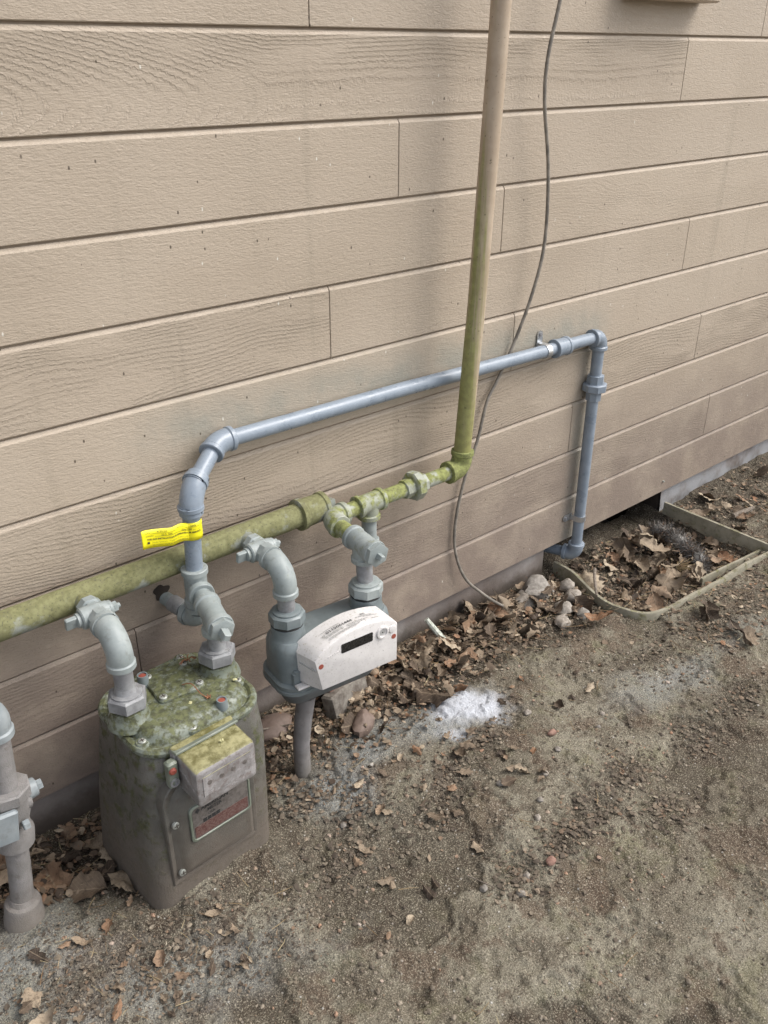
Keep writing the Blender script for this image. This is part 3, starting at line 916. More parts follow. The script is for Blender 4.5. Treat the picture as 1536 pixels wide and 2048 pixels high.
# spud bosses and swivel nuts
for sx, cy_, hh in ((-0.078, 0.0, 0.0), (0.077, 0.004, 0.0)):
    m = MB()
    m._lathe2(Vector((sx, cy_, 0.294)), NZ, [(0, 0.034), (0.007, 0.032), (0.013, 0.0285), (0.017, 0.0265), (0.026, 0.0262), (0.027, 0.022)], 30, 0)
    moss(m.build('spud', 'meter_old', old, True), 0.60)
    m = MB(); hexnut(m, (sx, cy_, 0.322), NZ, 0.0295, 0.023, 6, 0.5 if sx < 0 else 0.25)
    m._lathe2(Vector((sx, cy_, 0.344)), NZ, [(0, 0.0225), (0.003, 0.0225), (0.004, 0.0195)], 26, 0)
    moss(m.build('swivel_nut', 'zinc', old, True), 0.10)
# square cover plate with four screws
m = MB()
rot = R(-7)
def rp(x, y): return (x * math.cos(rot) - y * math.sin(rot) + 0.006, x * math.sin(rot) + y * math.cos(rot) + 0.018)
m.loft([[(*rp(x, y), z) for x, y in rrect(0.037 - i, 0.037 - i, 0.008, 4)] for i, z in ((0, 0.303), (0, 0.3085), (0.0015, 0.3105), (0.004, 0.3112), (0.012, 0.3125), (0.020, 0.3130))])
cp = moss(m.build('cover_plate', 'meter_old', old, True), 0.66)
for sx, sy in ((-1, -1), (1, -1), (1, 1), (-1, 1)):
    x, y = rp(sx * 0.029, sy * 0.029)
    screw('screw', (x, y, 0.3125), NZ, 0.0062, old, local=True)
for x, y in ((-0.088, -0.050), (-0.020, -0.074), (0.090, -0.028), (-0.092, 0.030), (0.088, 0.045), (0.055, 0.083)):
    m = MB(); m._lathe2(Vector((x, y, 0.286)), NZ, [(0, 0.0110), (0.005, 0.0105), (0.0068, 0.0092), (0.007, 0.008)], 20, 0)
    moss(m.build('screw_boss', 'meter_old', old, True), 0.6)
    screw('screw', (x, y, 0.2935), NZ, 0.0060, old, local=True)
for x, y, h in ((-0.030, 0.045, 0.325), (0.034, -0.070, 0.312)):
    m = MB(); m._lathe2(Vector((x, y, 0.296)), NZ, [(0, 0.0085), (h - 0.298, 0.0085), (h - 0.296, 0.0080), (h - 0.296, 0.0062), (h - 0.299, 0.0060)], 20, 0)
    sp = moss(m.build('seal_post', 'meter_new', old, True), 0.2)
    m = MB(); m._lathe2(Vector((x, y, h - 0.004)), NZ, [(0, 0.0060), (0.002, 0.0060), (0.0026, 0.004)], 16, 0)
    m.build('red_seal', 'red', sp, True)
# front bulge with arched top, nameplate and screws
m = MB()
def arch(ins, y):
    out = []
    w, zb, zt = 0.073 - ins, 0.055 + ins, 0.246 - ins
    rr = 0.045; cx = -0.021
    for k in range(9):
        a = R(0 + 90 * k / 8); out.append((cx + w - rr + rr * math.cos(a), y, zt - rr + rr * math.sin(a)))
    for k in range(9):
        a = R(90 + 90 * k / 8); out.append((cx - w + rr + rr * math.cos(a), y, zt - rr + rr * math.sin(a)))
    out.append((cx - w, y, zb)); out.append((cx + w, y, zb))
    return out
m.loft([arch(-0.004, -0.085), arch(-0.004, -0.1035), arch(-0.0025, -0.1055), arch(0.001, -0.1055), arch(0.004, -0.104), arch(0.007, -0.106), arch(0.014, -0.112), arch(0.026, -0.1145), arch(0.05, -0.115)])
fp = moss(m.build('front_panel', 'meter_body', old, True), 0.18)
for x, z in ((-0.084, 0.172), (-0.084, 0.075)):
    screw('screw', (x, -0.1105, z), -NY, 0.0062, old, local=True)
def plate_sec(ins, y):
    return [(-0.013 + x, y, 0.160 + z) for x, z in rrect(0.0525 - ins, 0.034 - ins, 0.007, 3)]
m = MB(); m.loft([plate_sec(0, -0.112), plate_sec(0, -0.1175), plate_sec(0.0012, -0.1183), plate_sec(0.0032, -0.1183), plate_sec(0.004, -0.1168), plate_sec(0.006, -0.1168)])
moss(m.build('plate_frame', 'meter_old', old, True), 0.1)
m = MB(); m.loft([plate_sec(0.0045, -0.1155), plate_sec(0.0045, -0.1172)])
npl = m.build('nameplate', 'plate', old, True)
m = MB(); m.box((-0.013, -0.1174, 0.1435), (0.092, 0.001, 0.021)); m.build('red_band', 'plate_red', npl, True)
def put_text(txt, size, o, ux, uz, mat, parent, name='lettering', bold=0.0, local=True):
    v, f = text_mesh(txt, size, bold)
    m = MB(); o = Vector(o); ux = Vector(ux); uz = Vector(uz)
    m.v = [o + ux * a + uz * b for a, b, c in v]; m.f = f
    return m.build(name, mat, parent, local, smooth=False)
put_text('AMERICAN', 0.0095, (-0.046, -0.1176, 0.1805), NX, NZ, 'black', npl, bold=0.0003)
put_text('METER', 0.0085, (-0.036, -0.1176, 0.1725), NX, NZ, 'black', npl, bold=0.0002)
put_text('USA', 0.0070, (-0.036, -0.1176, 0.1650), NX, NZ, 'black', npl)
m = MB(); m.v = [Vector((-0.052 + a, -0.1176, 0.183 + b)) for a, b in ((-0.004, 0), (0, -0.005), (0.004, 0), (0, 0.005))]; m.f = [(0, 1, 2, 3)]
m.build('diamond_mark', 'black', npl, True, smooth=False)
m = MB()
for k in range(4):
    m.box((-0.041 + k * 0.0075, -0.1175, 0.1585), (0.0058, 0.0006, 0.0062))
m.build('print_blocks', 'black', npl, True)
# index box
m = MB()
def idx(ins, y, zo=0.0):
    return [(-0.0165 + x, y, 0.2555 + zo + z) for x, z in rrect(0.0495 - ins, 0.0325 - ins, 0.006, 3)]
m.loft([idx(-0.003, -0.090, 0.004), idx(-0.003, -0.100, 0.003), idx(0.0, -0.1015, 0.003), idx(0.0, -0.147, 0.0), idx(0.0012, -0.1510, -0.0005), idx(0.004, -0.1525, -0.0005)])
ib = m.build('index_box', 'index', old, True)
m = MB(); m.box((-0.0165, -0.1528, 0.2575), (0.080, 0.0012, 0.034), None, 0.0)
m.build('dial_window', 'index', ib, True)
m = MB()
for k in range(4):
    m._lathe2(Vector((-0.046 + k * 0.0195, -0.1533, 0.2615)), -NY, [(0, 0.0040), (0.0004, 0.0038)], 12, 0)
m.build('dial', 'plate', ib, True)
m = MB(); m.box((-0.0165, -0.100, 0.292), (0.104, 0.016, 0.004), Matrix.Rotation(R(-12), 3, 'X'), 0.001)
moss(m.build('index_flange', 'meter_old', ib, True), 0.35)
m = MB(); m.box((-0.076, -0.103, 0.262), (0.016, 0.014, 0.046), None, 0.003)
br = moss(m.build('seal_bracket', 'meter_old', old, True), 0.35)
m = MB(); m._lathe2(Vector((-0.0775, -0.109, 0.272)), Vector((-0.2, -1, 0)), [(0, 0.0055), (0.003, 0.0055), (0.0045, 0.0035)], 16, 0)
m.build('red_seal', 'red', br, True)
m = MB(); m._lathe2(Vector((-0.0765, -0.109, 0.250)), Vector((-0.1, -1, 0)), [(0, 0.0070), (0.003, 0.0070), (0.003, 0.0045), (0.001, 0.004)], 16, 0)
m.build('seal_socket', 'zinc', br, True)

# ================================================================= fresh grey pipe
fg = thing('gas_pipe', 'freshly painted glossy blue-grey gas pipe rising, crossing the siding and dropping to the ground', 'gas pipe', (0.545, -0.08, 0.35))
rF = 0.01335
GT = Vector((0.545, -0.080, 0.412))
A1 = Vector((0.5505, -0.080, 0.573))
A2 = Vector((0.638, -0.0215, 0.6125))
B1 = Vector((1.6175, -0.0215, 0.5985))
def run(name, a, b, r=rF, mat='fresh', ms=0.0, parent=fg):
    m = MB(); m.tube([a, b], r, 26); return moss(m.build(name, mat, parent), ms)
run('riser_pipe', GT + NZ * 0.02, A1 - NZ * 0.012)
dg_ = (A2 - A1).normalized()
run('offset_pipe', A1 + dg_ * 0.012, A2 - dg_ * 0.012)
m = MB(); elbow(m, A1, -NZ, dg_, rF, L=0.028, rb=0.05, body=1.36, col=1.52, cl=0.009); m.build('elbow', 'fresh', fg)
dh = (B1 - A2).normalized()
m = MB(); elbow(m, A2, -dg_, dh, rF, L=0.027, rb=0.05, body=1.36, col=1.52, cl=0.009); m.build('elbow', 'fresh', fg)
m = MB(); m.tube([A2 + dh * 0.015, A2.lerp(B1, 0.4) + NZ * 0.003, A2.lerp(B1, 0.7) + NZ * 0.001, B1 - dh * 0.015], rF, 26); m.build('cross_pipe', 'fresh', fg)
m = MB(); elbow(m, B1, -dh, -NZ, rF, L=0.030, rb=0.021, body=1.33, col=1.5, cl=0.009); m.build('elbow', 'fresh', fg)
cpl = A2 + dh * (1.480 - 0.638)
m = MB(); collar_run(m, cpl - dh * 0.022, cpl + dh * 0.022, rF, body=1.40, col=1.52, cl=0.009); m.build('coupling', 'fresh', fg)
BB = Vector((1.623, -0.0215, 0.036))
run('down_pipe', B1 - NZ * 0.015, BB + NZ * 0.012)
uz = 0.482
m = MB()
m._lathe2(Vector((1.620, -0.0215, uz - 0.034)), NZ, [(0, 0.0165), (0.001, 0.0185), (0.021, 0.0185), (0.022, 0.016)], 8, 0.2)
hexnut(m, (1.620, -0.0215, uz - 0.012), NZ, 0.0285, 0.019, 8, 0.15)
m._lathe2(Vector((1.620, -0.0215, uz + 0.0065)), NZ, [(0, 0.020), (0.019, 0.0195), (0.020, 0.0175)], 8, 0.1)
m.build('union', 'fresh', fg)
m = MB(); elbow(m, BB, NZ, Vector((-0.35, 1, -0.05)), rF, L=0.032, rb=0.021, body=1.30, col=1.5, cl=0.010); m.build('elbow', 'fresh', fg)
d_ = Vector((-0.35, 1, -0.05)).normalized()
run('wall_stub', BB + d_ * 0.02, BB + d_ * 0.12)
def strap(name, c, ax, tab):
    c = Vector(c); ax = Vector(ax).normalized(); tab = Vector(tab).normalized()
    m = MB()
    m._lathe2(c - ax * 0.007, ax, [(0, rF + 0.0005), (0, rF + 0.0020), (0.014, rF + 0.0020), (0.014, rF + 0.0005)], 26, 0)
    t = Vector((c.x, -0.0028, c.z)) + tab * 0.028
    rm = Matrix((ax, NY, tab)).transposed()
    # rounded tab plate
    secs = []
    for yy in (-0.0012, 0.0012):
        ring = [(-0.008, -0.020), (0.008, -0.020)] + [(0.008 * math.cos(R(a)), 0.004 + 0.008 * math.sin(R(a))) for a in range(0, 181, 20)]
        secs.append([t + ax * x + tab * z + NY * yy for x, z in ring])
    m.loft(secs)
    m.box(Vector((c.x, (c.y - 0.003) / 2 - 0.001, c.z)) + tab * (rF + 0.0009), (0.014, 0.016, 0.0018), rm)
    s = m.build(name, 'strap', fg)
    n = MB(); n._lathe2(t + tab * 0.004 - NY * 0.001, -NY, [(0, 0.0042), (0.0025, 0.004), (0.003, 0.002)], 12, 0)
    n.build('screw', 'zinc', s)
sc_ = A2 + dh * (1.432 - 0.638)
strap('pipe_strap', sc_, dh, NZ)
strap('pipe_strap', (1.6225, -0.0215, 0.140), NZ, -NX)
# tee above the old meter, older paint
m = MB(); tee(m, GT, NZ, (Vector((0.528, -0.157, 0.405)) - GT), rF, L=0.033, Lb=0.030, body=1.36, col=1.58, cl=0.011)
moss(m.build('tee', 'greygreen', fg), 0.02)
T2 = Vector((0.528, -0.160, 0.405))
dT = (T2 - GT).normalized()
run('close_nipple', GT + dT * 0.02, T2 - dT * 0.02, 0.0142, 'greygreen', 0.08)
m = MB(); tee(m, T2, dT, -NZ, rF, L=0.034, Lb=0.032, body=1.36, col=1.55, cl=0.011)
t2 = moss(m.build('tee', 'greygreen', fg), 0.12)
m = MB(); hexnut(m, T2 + dT * 0.033, dT, 0.0195, 0.010)
m._lathe2(T2 + dT * 0.043, dT, [(0, 0.0085), (0.016, 0.0080), (0.0175, 0.006)], 4, 0.4)
moss(m.build('plug', 'greygreen', fg), 0.05)
run('drop_nipple', T2 - NZ * 0.02, Vector((0.528, -0.1625, 0.343)), 0.0142, 'zinc')
m = MB(); elbow(m, GT - NZ * 0.066, NZ, Vector((-0.22, 1, 0.12)), rF, L=0.032, rb=0.022, body=1.36, col=1.55, cl=0.011)
moss(m.build('elbow', 'greygreen', fg), 0.02)
wd = Vector((-0.22, 1, 0.12)).normalized()
e0 = GT - NZ * 0.066
run('wall_pipe', e0 + wd * 0.02, e0 + wd * 0.105, 0.0115, 'greygreen', 0.25)
m = MB(); collar_run(m, e0 + wd * 0.040, e0 + wd * 0.066, 0.0122, body=1.16, col=1.18, cl=0.006); moss(m.build('pipe_sleeve', 'zinc', fg), 0.15)

# ================================================================= yellow tag
tg = thing('inspection_tag', 'yellow inspection tag wrapped round the grey pipe with black print', 'tag', (0.549, -0.095, 0.515))
def tag_pt(u, v, lift=0.0):
    """u 0..1 from the free left end round the pipe, v height (metres)"""
    px_, py_ = 0.549, -0.080
    rr = rF + 0.0016 + lift
    Lfree, arcl = 0.078, 0.028
    s = u * (Lfree + arcl)
    a0 = R(218)                                   # tangent point on the front-left of the pipe
    if s > Lfree:
        a = a0 + (s - Lfree) / (rF + 0.0016)
        p = Vector((px_ + rr * math.cos(a), py_ + rr * math.sin(a), 0)); droop = 0.0
    else:
        q = Lfree - s
        t = Vector((math.sin(a0), -math.cos(a0), 0))
        base = Vector((px_ + rr * math.cos(a0), py_ + rr * math.sin(a0), 0))
        dirv = Vector((-0.985, -0.12, 0)).normalized()
        k = min(q / 0.03, 1)
        p = base + t * q * (1 - k) * 0.5 * -1 * 0 + dirv * q + Vector((0, -0.004 * math.sin(q * 70), 0)) + Vector((0.0, lift * -1, 0))
        droop = 0.20 * q + 0.0035 * math.sin(min(q / 0.03, 1) * math.pi)
    return Vector((p.x, p.y, 0.500 + v + droop))
TH = 0.030
m = MB(); nu = 40
for th_ in (0.0, ):
    m.grid([tag_pt(i / (nu - 1), j * TH / 4) for j in range(5) for i in range(nu)], nu, 5)
card = m.build('card', 'yellow', tg)
sm = card.modifiers.new('solid', 'SOLIDIFY'); sm.thickness = 0.0006; sm.offset = 1
m = MB(); m.grid([tag_pt(i / (nu - 1) * 0.9 + 0.035, 0.0035 + j * TH / 4 - 0.0052, -0.0022) for j in range(5) for i in range(nu)], nu, 5)
m.build('back_flap', 'yellow', card)
def tag_text(txt, size, u0, v0, mat='black', bold=0.0):
    vv, ff = text_mesh(txt, size, bold)
    m = MB(); m.v = [tag_pt(u0 + a / 0.106, v0 + b, 0.0011) for a, b, c in vv]; m.f = ff
    m.build('lettering', mat, card, smooth=False)
tag_text('THIS GAS INSTALLATION IS APPROVED FOR SERVICE', 0.00375, 0.085, 0.0135, 'black', 0.00012)
tag_text('DATE', 0.0032, 0.07, 0.0245); tag_text('ADDRESS', 0.0030, 0.07, 0.0195)
tag_text('4/30/26', 0.0052, 0.24, 0.0250, 'black'); tag_text('PERMIT NO.', 0.0026, 0.54, 0.0255); tag_text('DW', 0.0048, 0.78, 0.0245)
tag_text('23.5  SW', 0.0046, 0.30, 0.0195); tag_text('Eden  Mill', 0.0046, 0.62, 0.0190)
tag_text('Standard pressure - 14 psig for 15 minutes, reduce', 0.0031, 0.16, 0.0085, 'ochre_print')
tag_text('LB pressure - 14 psig for 30 minutes, approved', 0.0031, 0.16, 0.0040, 'ochre_print')
m = MB()
def tag_line(u0, u1, v):
    b = len(m.v); n = 10
    for k in range(n + 1):
        u = u0 + (u1 - u0) * k / n
        m.v.append(tag_pt(u, v, 0.0010)); m.v.append(tag_pt(u, v + 0.0004, 0.0010))
    for k in range(n):
        m.f.append((b + 2 * k, b + 2 * k + 2, b + 2 * k + 3, b + 2 * k + 1))
tag_line(0.15, 0.52, 0.0238); tag_line(0.68, 0.98, 0.0238); tag_line(0.21, 0.98, 0.0186)
m.build('ruled_line', 'black', card, smooth=False)
m = MB()
b0 = [tag_pt(0.09 + du, 0.0078 + dv, 0.0011) for du, dv in ((0, 0), (0.035, 0), (0.035, 0.0034), (0, 0.0034))]
m.v = b0; m.f = [(0, 1, 2, 3)]
m.build('check_mark', 'black', card, smooth=False)

# ================================================================= outlet pipe of the white-fronted meter
op = thing('outlet_pipe', 'tan gas pipe running up the wall from mossy green fittings above the white-fronted meter', 'gas pipe', (1.145, -0.07, 0.43))
RZ = 0.4345
Ecor = Vector((1.143, -0.070, RZ))
m = MB(); m.tube([Ecor + NZ * 0.02, (1.163, -0.070, 0.75), (1.179, -0.071, 1.15), (1.19, -0.072, 1.6), (1.20, -0.072, 2.1)], 0.0167, 30)
moss(m.build('tall_pipe', 'tall', op), 0.3)
tdir = (Vector((1.163, -0.070, 0.75)) - Ecor).normalized()
m = MB(); elbow(m, Ecor, tdir, -NX, 0.0160, L=0.038, rb=0.023, body=1.24, col=1.40, cl=0.011, seg=28)
moss(m.build('elbow', 'bright_moss', op), 1.0)
def orun(name, a, b, r=0.0142, ms=0.75, mat='bright_moss'):
    m = MB(); m.tube([a, b], r, 26); return moss(m.build(name, mat, op), ms)
orun('pipe', (1.115, -0.070, RZ), (1.035, -0.070, RZ), 0.0142, 0.75)
m = MB()
u0 = Vector((1.020, -0.070, RZ))
hexnut(m, u0 - NX * 0.010, NX, 0.0285, 0.020, 8, 0.2)
m._lathe2(u0 - NX * 0.030, NX, [(0, 0.0165), (0.001, 0.0185), (0.022, 0.0185)], 8, 0.1)
m._lathe2(u0 + NX * 0.008, NX, [(0, 0.021), (0.014, 0.0195), (0.015, 0.017)], 8, 0.3)
moss(m.build('union', 'bright_moss', op), 0.55)
orun('pipe', (0.995, -0.070, RZ), (0.925, -0.070, RZ), 0.0142, 0.75)
m = MB(); tee(m, (0.908, -0.070, RZ), NX, -NZ, 0.0140, L=0.030, Lb=0.030, body=1.32, col=1.5, cl=0.010)
moss(m.build('tee', 'bright_moss', op), 0.62)
orun('drip_leg', (0.908, -0.070, RZ - 0.02), (0.908, -0.070, RZ - 0.075), 0.0140, 0.3, 'greygreen')
m = MB(); m._lathe2(Vector((0.908, -0.070, RZ - 0.072)), -NZ, [(0, 0.017), (0.002, 0.019), (0.018, 0.019), (0.022, 0.015)], 24, 0)
moss(m.build('drip_cap', 'greygreen', op), 0.3)
orun('pipe', (0.885, -0.070, RZ), (0.845, -0.071, RZ), 0.0142, 0.7)
E2 = Vector((0.816, -0.072, RZ))
TO = Vector((0.808, -0.176, 0.4310))
do = (TO - E2).normalized()
m = MB(); elbow(m, E2, NX, do, 0.0142, L=0.036, rb=0.024, body=1.30, col=1.48, cl=0.011, seg=28)
moss(m.build('elbow', 'bright_moss', op), 0.55)
orun('close_nipple', E2 + do * 0.025, TO - do * 0.02, 0.0146, 0.75)
m = MB(); tee(m, TO, do, -NZ, 0.0142, L=0.034, Lb=0.031, body=1.36, col=1.52, cl=0.010)
moss(m.build('tee', 'greygreen', op), 0.42)
m = MB(); m._lathe2(TO + do * 0.033, do, [(0, 0.0195), (0.001, 0.0215), (0.009, 0.0215), (0.010, 0.019)], 6, 0.3)
m._lathe2(TO + do * 0.043, do, [(0, 0.0065), (0.010, 0.0060), (0.0115, 0.0045)], 4, 0.4)
moss(m.build('plug', 'greygreen', op), 0.02)
m = MB(); m.tube([TO - NZ * 0.02, (0.808, -0.180, 0.355), (0.808, -0.1805, 0.350), (0.808, -0.181, 0.345)], [0.0140, 0.0140, 0.0155, 0.019], 26)
moss(m.build('drop_nipple', 'zinc', op), 0.25)

# ================================================================= newer meter
YAW2 = math.atan2(-0.016, 0.152)
nm = thing('gas_meter', 'newer blue-grey gas meter with white plastic index front and black display', 'gas meter', (0.732, -0.173, 0.0), YAW2)
# upper shell: wide rounded body, tapering into two spud shoulders
m = MB()
m.loft([sec(0.109, 0.044, 0.028, 0.232, 0.001, -0.001, 8), sec(0.109, 0.043, 0.028, 0.270, 0.001, -0.001, 8), sec(0.1085, 0.041, 0.028, 0.300, 0.001, 0, 8), sec(0.107, 0.039, 0.028, 0.309, 0.001, 0, 8),
        sec(0.103, 0.035, 0.027, 0.3145, 0.001, 0, 8), sec(0.092, 0.029, 0.028, 0.3155, 0, 0, 8), sec(0.07, 0.020, 0.019, 0.317, 0, 0, 8)])
moss(m.build('upper_shell', 'meter_new', nm, True), 0.0)
m = MB()
m.loft([sec(0.112, 0.050, 0.032, 0.224, 0.002, -0.002, 8), sec(0.116, 0.054, 0.034, 0.227, 0.002, -0.002, 8), sec(0.116, 0.054, 0.034, 0.2325, 0.002, -0.002, 8), sec(0.1140, 0.0520, 0.033, 0.234, 0.002, -0.002, 8),
        sec(0.1140, 0.0520, 0.033, 0.2355, 0.002, -0.002, 8), sec(0.1155, 0.0535, 0.034, 0.237, 0.002, -0.002, 8), sec(0.1155, 0.0535, 0.034, 0.242, 0.002, -0.002, 8), sec(0.111, 0.049, 0.032, 0.244, 0.002, -0.002, 8)])
fl = moss(m.build('flange', 'meter_new', nm, True), 0.0)
m = MB()
m.loft([sec(0.078, 0.020, 0.018, 0.176, -0.004, 0.004, 8), sec(0.086, 0.026, 0.024, 0.181, -0.002, 0.004, 8), sec(0.096, 0.034, 0.032, 0.200, 0, 0.002, 8), sec(0.102, 0.041, 0.038, 0.226, 0.002, -0.001, 8)])
moss(m.build('lower_shell', 'meter_low', nm, True), 0.0)
for sx in (-0.0765, 0.0765):
    m = MB(); m._lathe2(Vector((sx, 0, 0.292)), NZ, [(0, 0.0325), (0.016, 0.0320), (0.023, 0.0300), (0.027, 0.0278), (0.043, 0.0275), (0.044, 0.024)], 32, 0)
    moss(m.build('spud', 'meter_new', nm, True), 0.05)
    m = MB(); m._lathe2(Vector((sx, 0, 0.3345)), NZ, [(0, 0.0262), (0.005, 0.0262)], 28, 0)
    m.build('gasket', 'black', nm, True)
    m = MB(); hexnut(m, (sx, 0, 0.3388), NZ, 0.0300, 0.021, 8, 0.3)
    m._lathe2(Vector((sx, 0, 0.3595)), NZ, [(0, 0.0235), (0.003, 0.0235), (0.0045, 0.020)], 28, 0)
    moss(m.build('swivel_nut', 'meter_new' if sx < 0 else 'greygreen', nm, True), 0.12)
for x, y in ((-0.087, -0.046), (0.088, -0.046)):
    m = MB(); m.box((x, y + 0.004, 0.252), (0.016, 0.012, 0.034), None, 0.003)
    m._lathe2(Vector((x, y + 0.002, 0.266)), NZ, [(0, 0.006), (0.005, 0.006), (0.006, 0.004)], 12, 0)
    moss(m.build('flange_bolt', 'meter_new', nm, True), 0)
# white index housing: front face with an arched top, side step, bevelled edges
def wsec(y, ins, zb, za, w0, w1, dz=0.0, skew=0.0):
    """outline: bottom edge straight, top edge arched"""
    out = []
    n = 18
    L_, R_ = -w0 + ins, w1 - ins
    out.append((L_ + skew, y, zb + ins)); out.append((R_, y, zb + ins))
    r_ = 0.008
    for k in range(n + 1):
        s_ = 1 - k / n
        x = L_ + (R_ - L_) * s_
        arcz = za + 0.027 * (1 - ((s_ - 0.56) / 0.56) ** 2 if s_ < 0.56 else 1 - ((s_ - 0.56) / 0.44) ** 2 * 0.55)
        edge = min(s_, 1 - s_) * (R_ - L_)
        if edge < r_:
            arcz -= (r_ - math.sqrt(max(r_ * r_ - (r_ - edge) ** 2, 0))) * 0.9
        out.append((x, y, arcz - ins + dz))
    return out
m = MB()
WF = -0.088
m.loft([wsec(-0.030, 0.0, 0.252, 0.312, 0.084, 0.086, 0.0), wsec(-0.046, 0.0, 0.252, 0.312, 0.084, 0.086, 0.001), wsec(-0.070, 0.0, 0.2505, 0.317, 0.080, 0.083, 0, 0.006),
        wsec(WF + 0.004, 0.0, 0.2495, 0.3185, 0.0775, 0.082, 0, 0.012), wsec(WF + 0.001, 0.0012, 0.2495, 0.3185, 0.0775, 0.082, 0, 0.012), wsec(WF, 0.0038, 0.2495, 0.3185, 0.0775, 0.082, 0, 0.012)])
wh = m.build('index_housing', 'white', nm, True)
m = MB()
m.box((-0.0785, -0.066, 0.290), (0.003, 0.038, 0.0020), Matrix.Rotation(R(14), 3, 'Z'))
m.build('side_groove', 'grey_print', wh, True)
m = MB(); m.box((-0.084, -0.056, 0.2475), (0.022, 0.014, 0.004), None, 0.001); m.build('mounting_ear', 'white', wh, True)
m = MB()
def fsec(cx, cz, hx, hz, r, y, tilt=0.0):
    return [(cx + x, y, cz + z + x * tilt) for x, z in rrect(hx, hz, r, 4)]
m.loft([fsec(0.0015, 0.3175, 0.0300, 0.0086, 0.002, WF + 0.001, 0.02), fsec(0.0015, 0.3175, 0.0300, 0.0086, 0.002, WF - 0.0007, 0.02)])
m.build('display', 'display', wh, True)
m = MB()
m._lathe2(Vector((0.0505, WF + 0.001, 0.3185)), -NY, [(0, 0.0118), (0.003, 0.0118), (0.004, 0.0108), (0.004, 0.0082), (0.0018, 0.0078)], 28, 0)
pt = m.build('optical_port', 'white', wh, True)
m = MB(); m._lathe2(Vector((0.0505, WF - 0.0008, 0.3185)), -NY, [(0, 0.0016), (0.0005, 0.0014)], 10, 0); m.build('port_hole', 'black', pt, True)
m = MB(); m._lathe2(Vector((0.0505, WF - 0.0008, 0.3185)), -NY, [(0, 0.0055), (0.0004, 0.0054)], 20, 0); m.build('port_disc', 'grey_print', pt, True)
m = MB(); m._lathe2(Vector((0.0700, WF + 0.001, 0.3175)), -NY, [(0, 0.0072), (0.0022, 0.0072), (0.0032, 0.006), (0.0036, 0.003)], 22, 0); m.build('push_button', 'white', wh, True)
for x, z in ((-0.0665, 0.2985), (0.0735, 0.3010)):
    m = MB(); m._lathe2(Vector((x, WF + 0.0008, z)), -NY, [(0, 0.0048), (0.0012, 0.0046), (0.0013, 0.003)], 16, 0); m.build('red_seal', 'red', wh, True)
m = MB()
for k in range(7):
    m.box((-0.052 + k * 0.0042, WF - 0.0002, 0.3105 + 0.0008 * k), (0.0028, 0.0006, 0.0034))
m.build('embossed_mark', 'white', wh, True)
# print on the sloping top of the housing
def top_pt(x, t):
    """x across, t 0..1 from the back edge to the front edge of the arched top"""
    y = -0.046 + (WF + 0.004 + 0.046) * t
    w0 = 0.084 + (0.0775 - 0.084) * t; w1 = 0.086 + (0.082 - 0.086) * t; za = 0.313 + (0.3185 - 0.313) * t
    s_ = (x + w0) / (w0 + w1)
    arcz = za + 0.027 * (1 - ((s_ - 0.56) / 0.56) ** 2 if s_ < 0.56 else 1 - ((s_ - 0.56) / 0.44) ** 2 * 0.55)
    if t < 0.63:
        pass
    return Vector((x, y, arcz + 0.0016))
def top_text(txt, size, x0, t0, mat, bold=0.0):
    v, f = text_mesh(txt, size, bold)
    m = MB(); m.v = [top_pt(x0 + a, t0 - b / 0.04) for a, b, c in v]; m.f = f
    m.build('lettering', mat, wh, True, smooth=False)
top_text('0115061444', 0.0098, -0.040, 0.46, 'dark_print', 0.0002)
top_text('ID', 0.0060, -0.049, 0.50, 'dark_print')
m = MB()
def top_bar(x0, x1, t0, t1, lift=0.0):
    b = len(m.v); n = max(2, int((x1 - x0) / 0.006))
    for k in range(n + 1):
        x = x0 + (x1 - x0) * k / n
        m.v.append(top_pt(x, t0)); m.v.append(top_pt(x, t1))
    for k in range(n):
        m.f.append((b + 2 * k, b + 2 * k + 1, b + 2 * k + 3, b + 2 * k + 2))
x = -0.046
while x < -0.014:
    w = rng.choice((0.0006, 0.0009, 0.0014)); top_bar(x, x + w, 0.52, 0.70); x += w + rng.choice((0.0006, 0.0010, 0.0016))
m.build('barcode', 'grey_print', wh, True, smooth=False)
m = MB()
for x0, n_, t0 in ((-0.046, 8, 0.18), (-0.006, 8, 0.58), (-0.006, 7, 0.68), (-0.044, 12, 0.78), (-0.044, 12, 0.86), (0.018, 6, 0.30), (0.030, 5, 0.40), (0.040, 3, 0.70)):
    x = x0
    for k in range(n_):
        w = rng.uniform(0.002, 0.0055); top_bar(x, x + w, t0, t0 + 0.045); x += w + 0.0012
m.build('fine_print', 'grey_print', wh, True, smooth=False)
m = MB()
for a in range(4):
    top_bar(0.030 + a * 0.0022, 0.0312 + a * 0.0022, 0.12, 0.22 + 0.02 * (a % 2))
m.build('print_mark', 'black', wh, True, smooth=False)

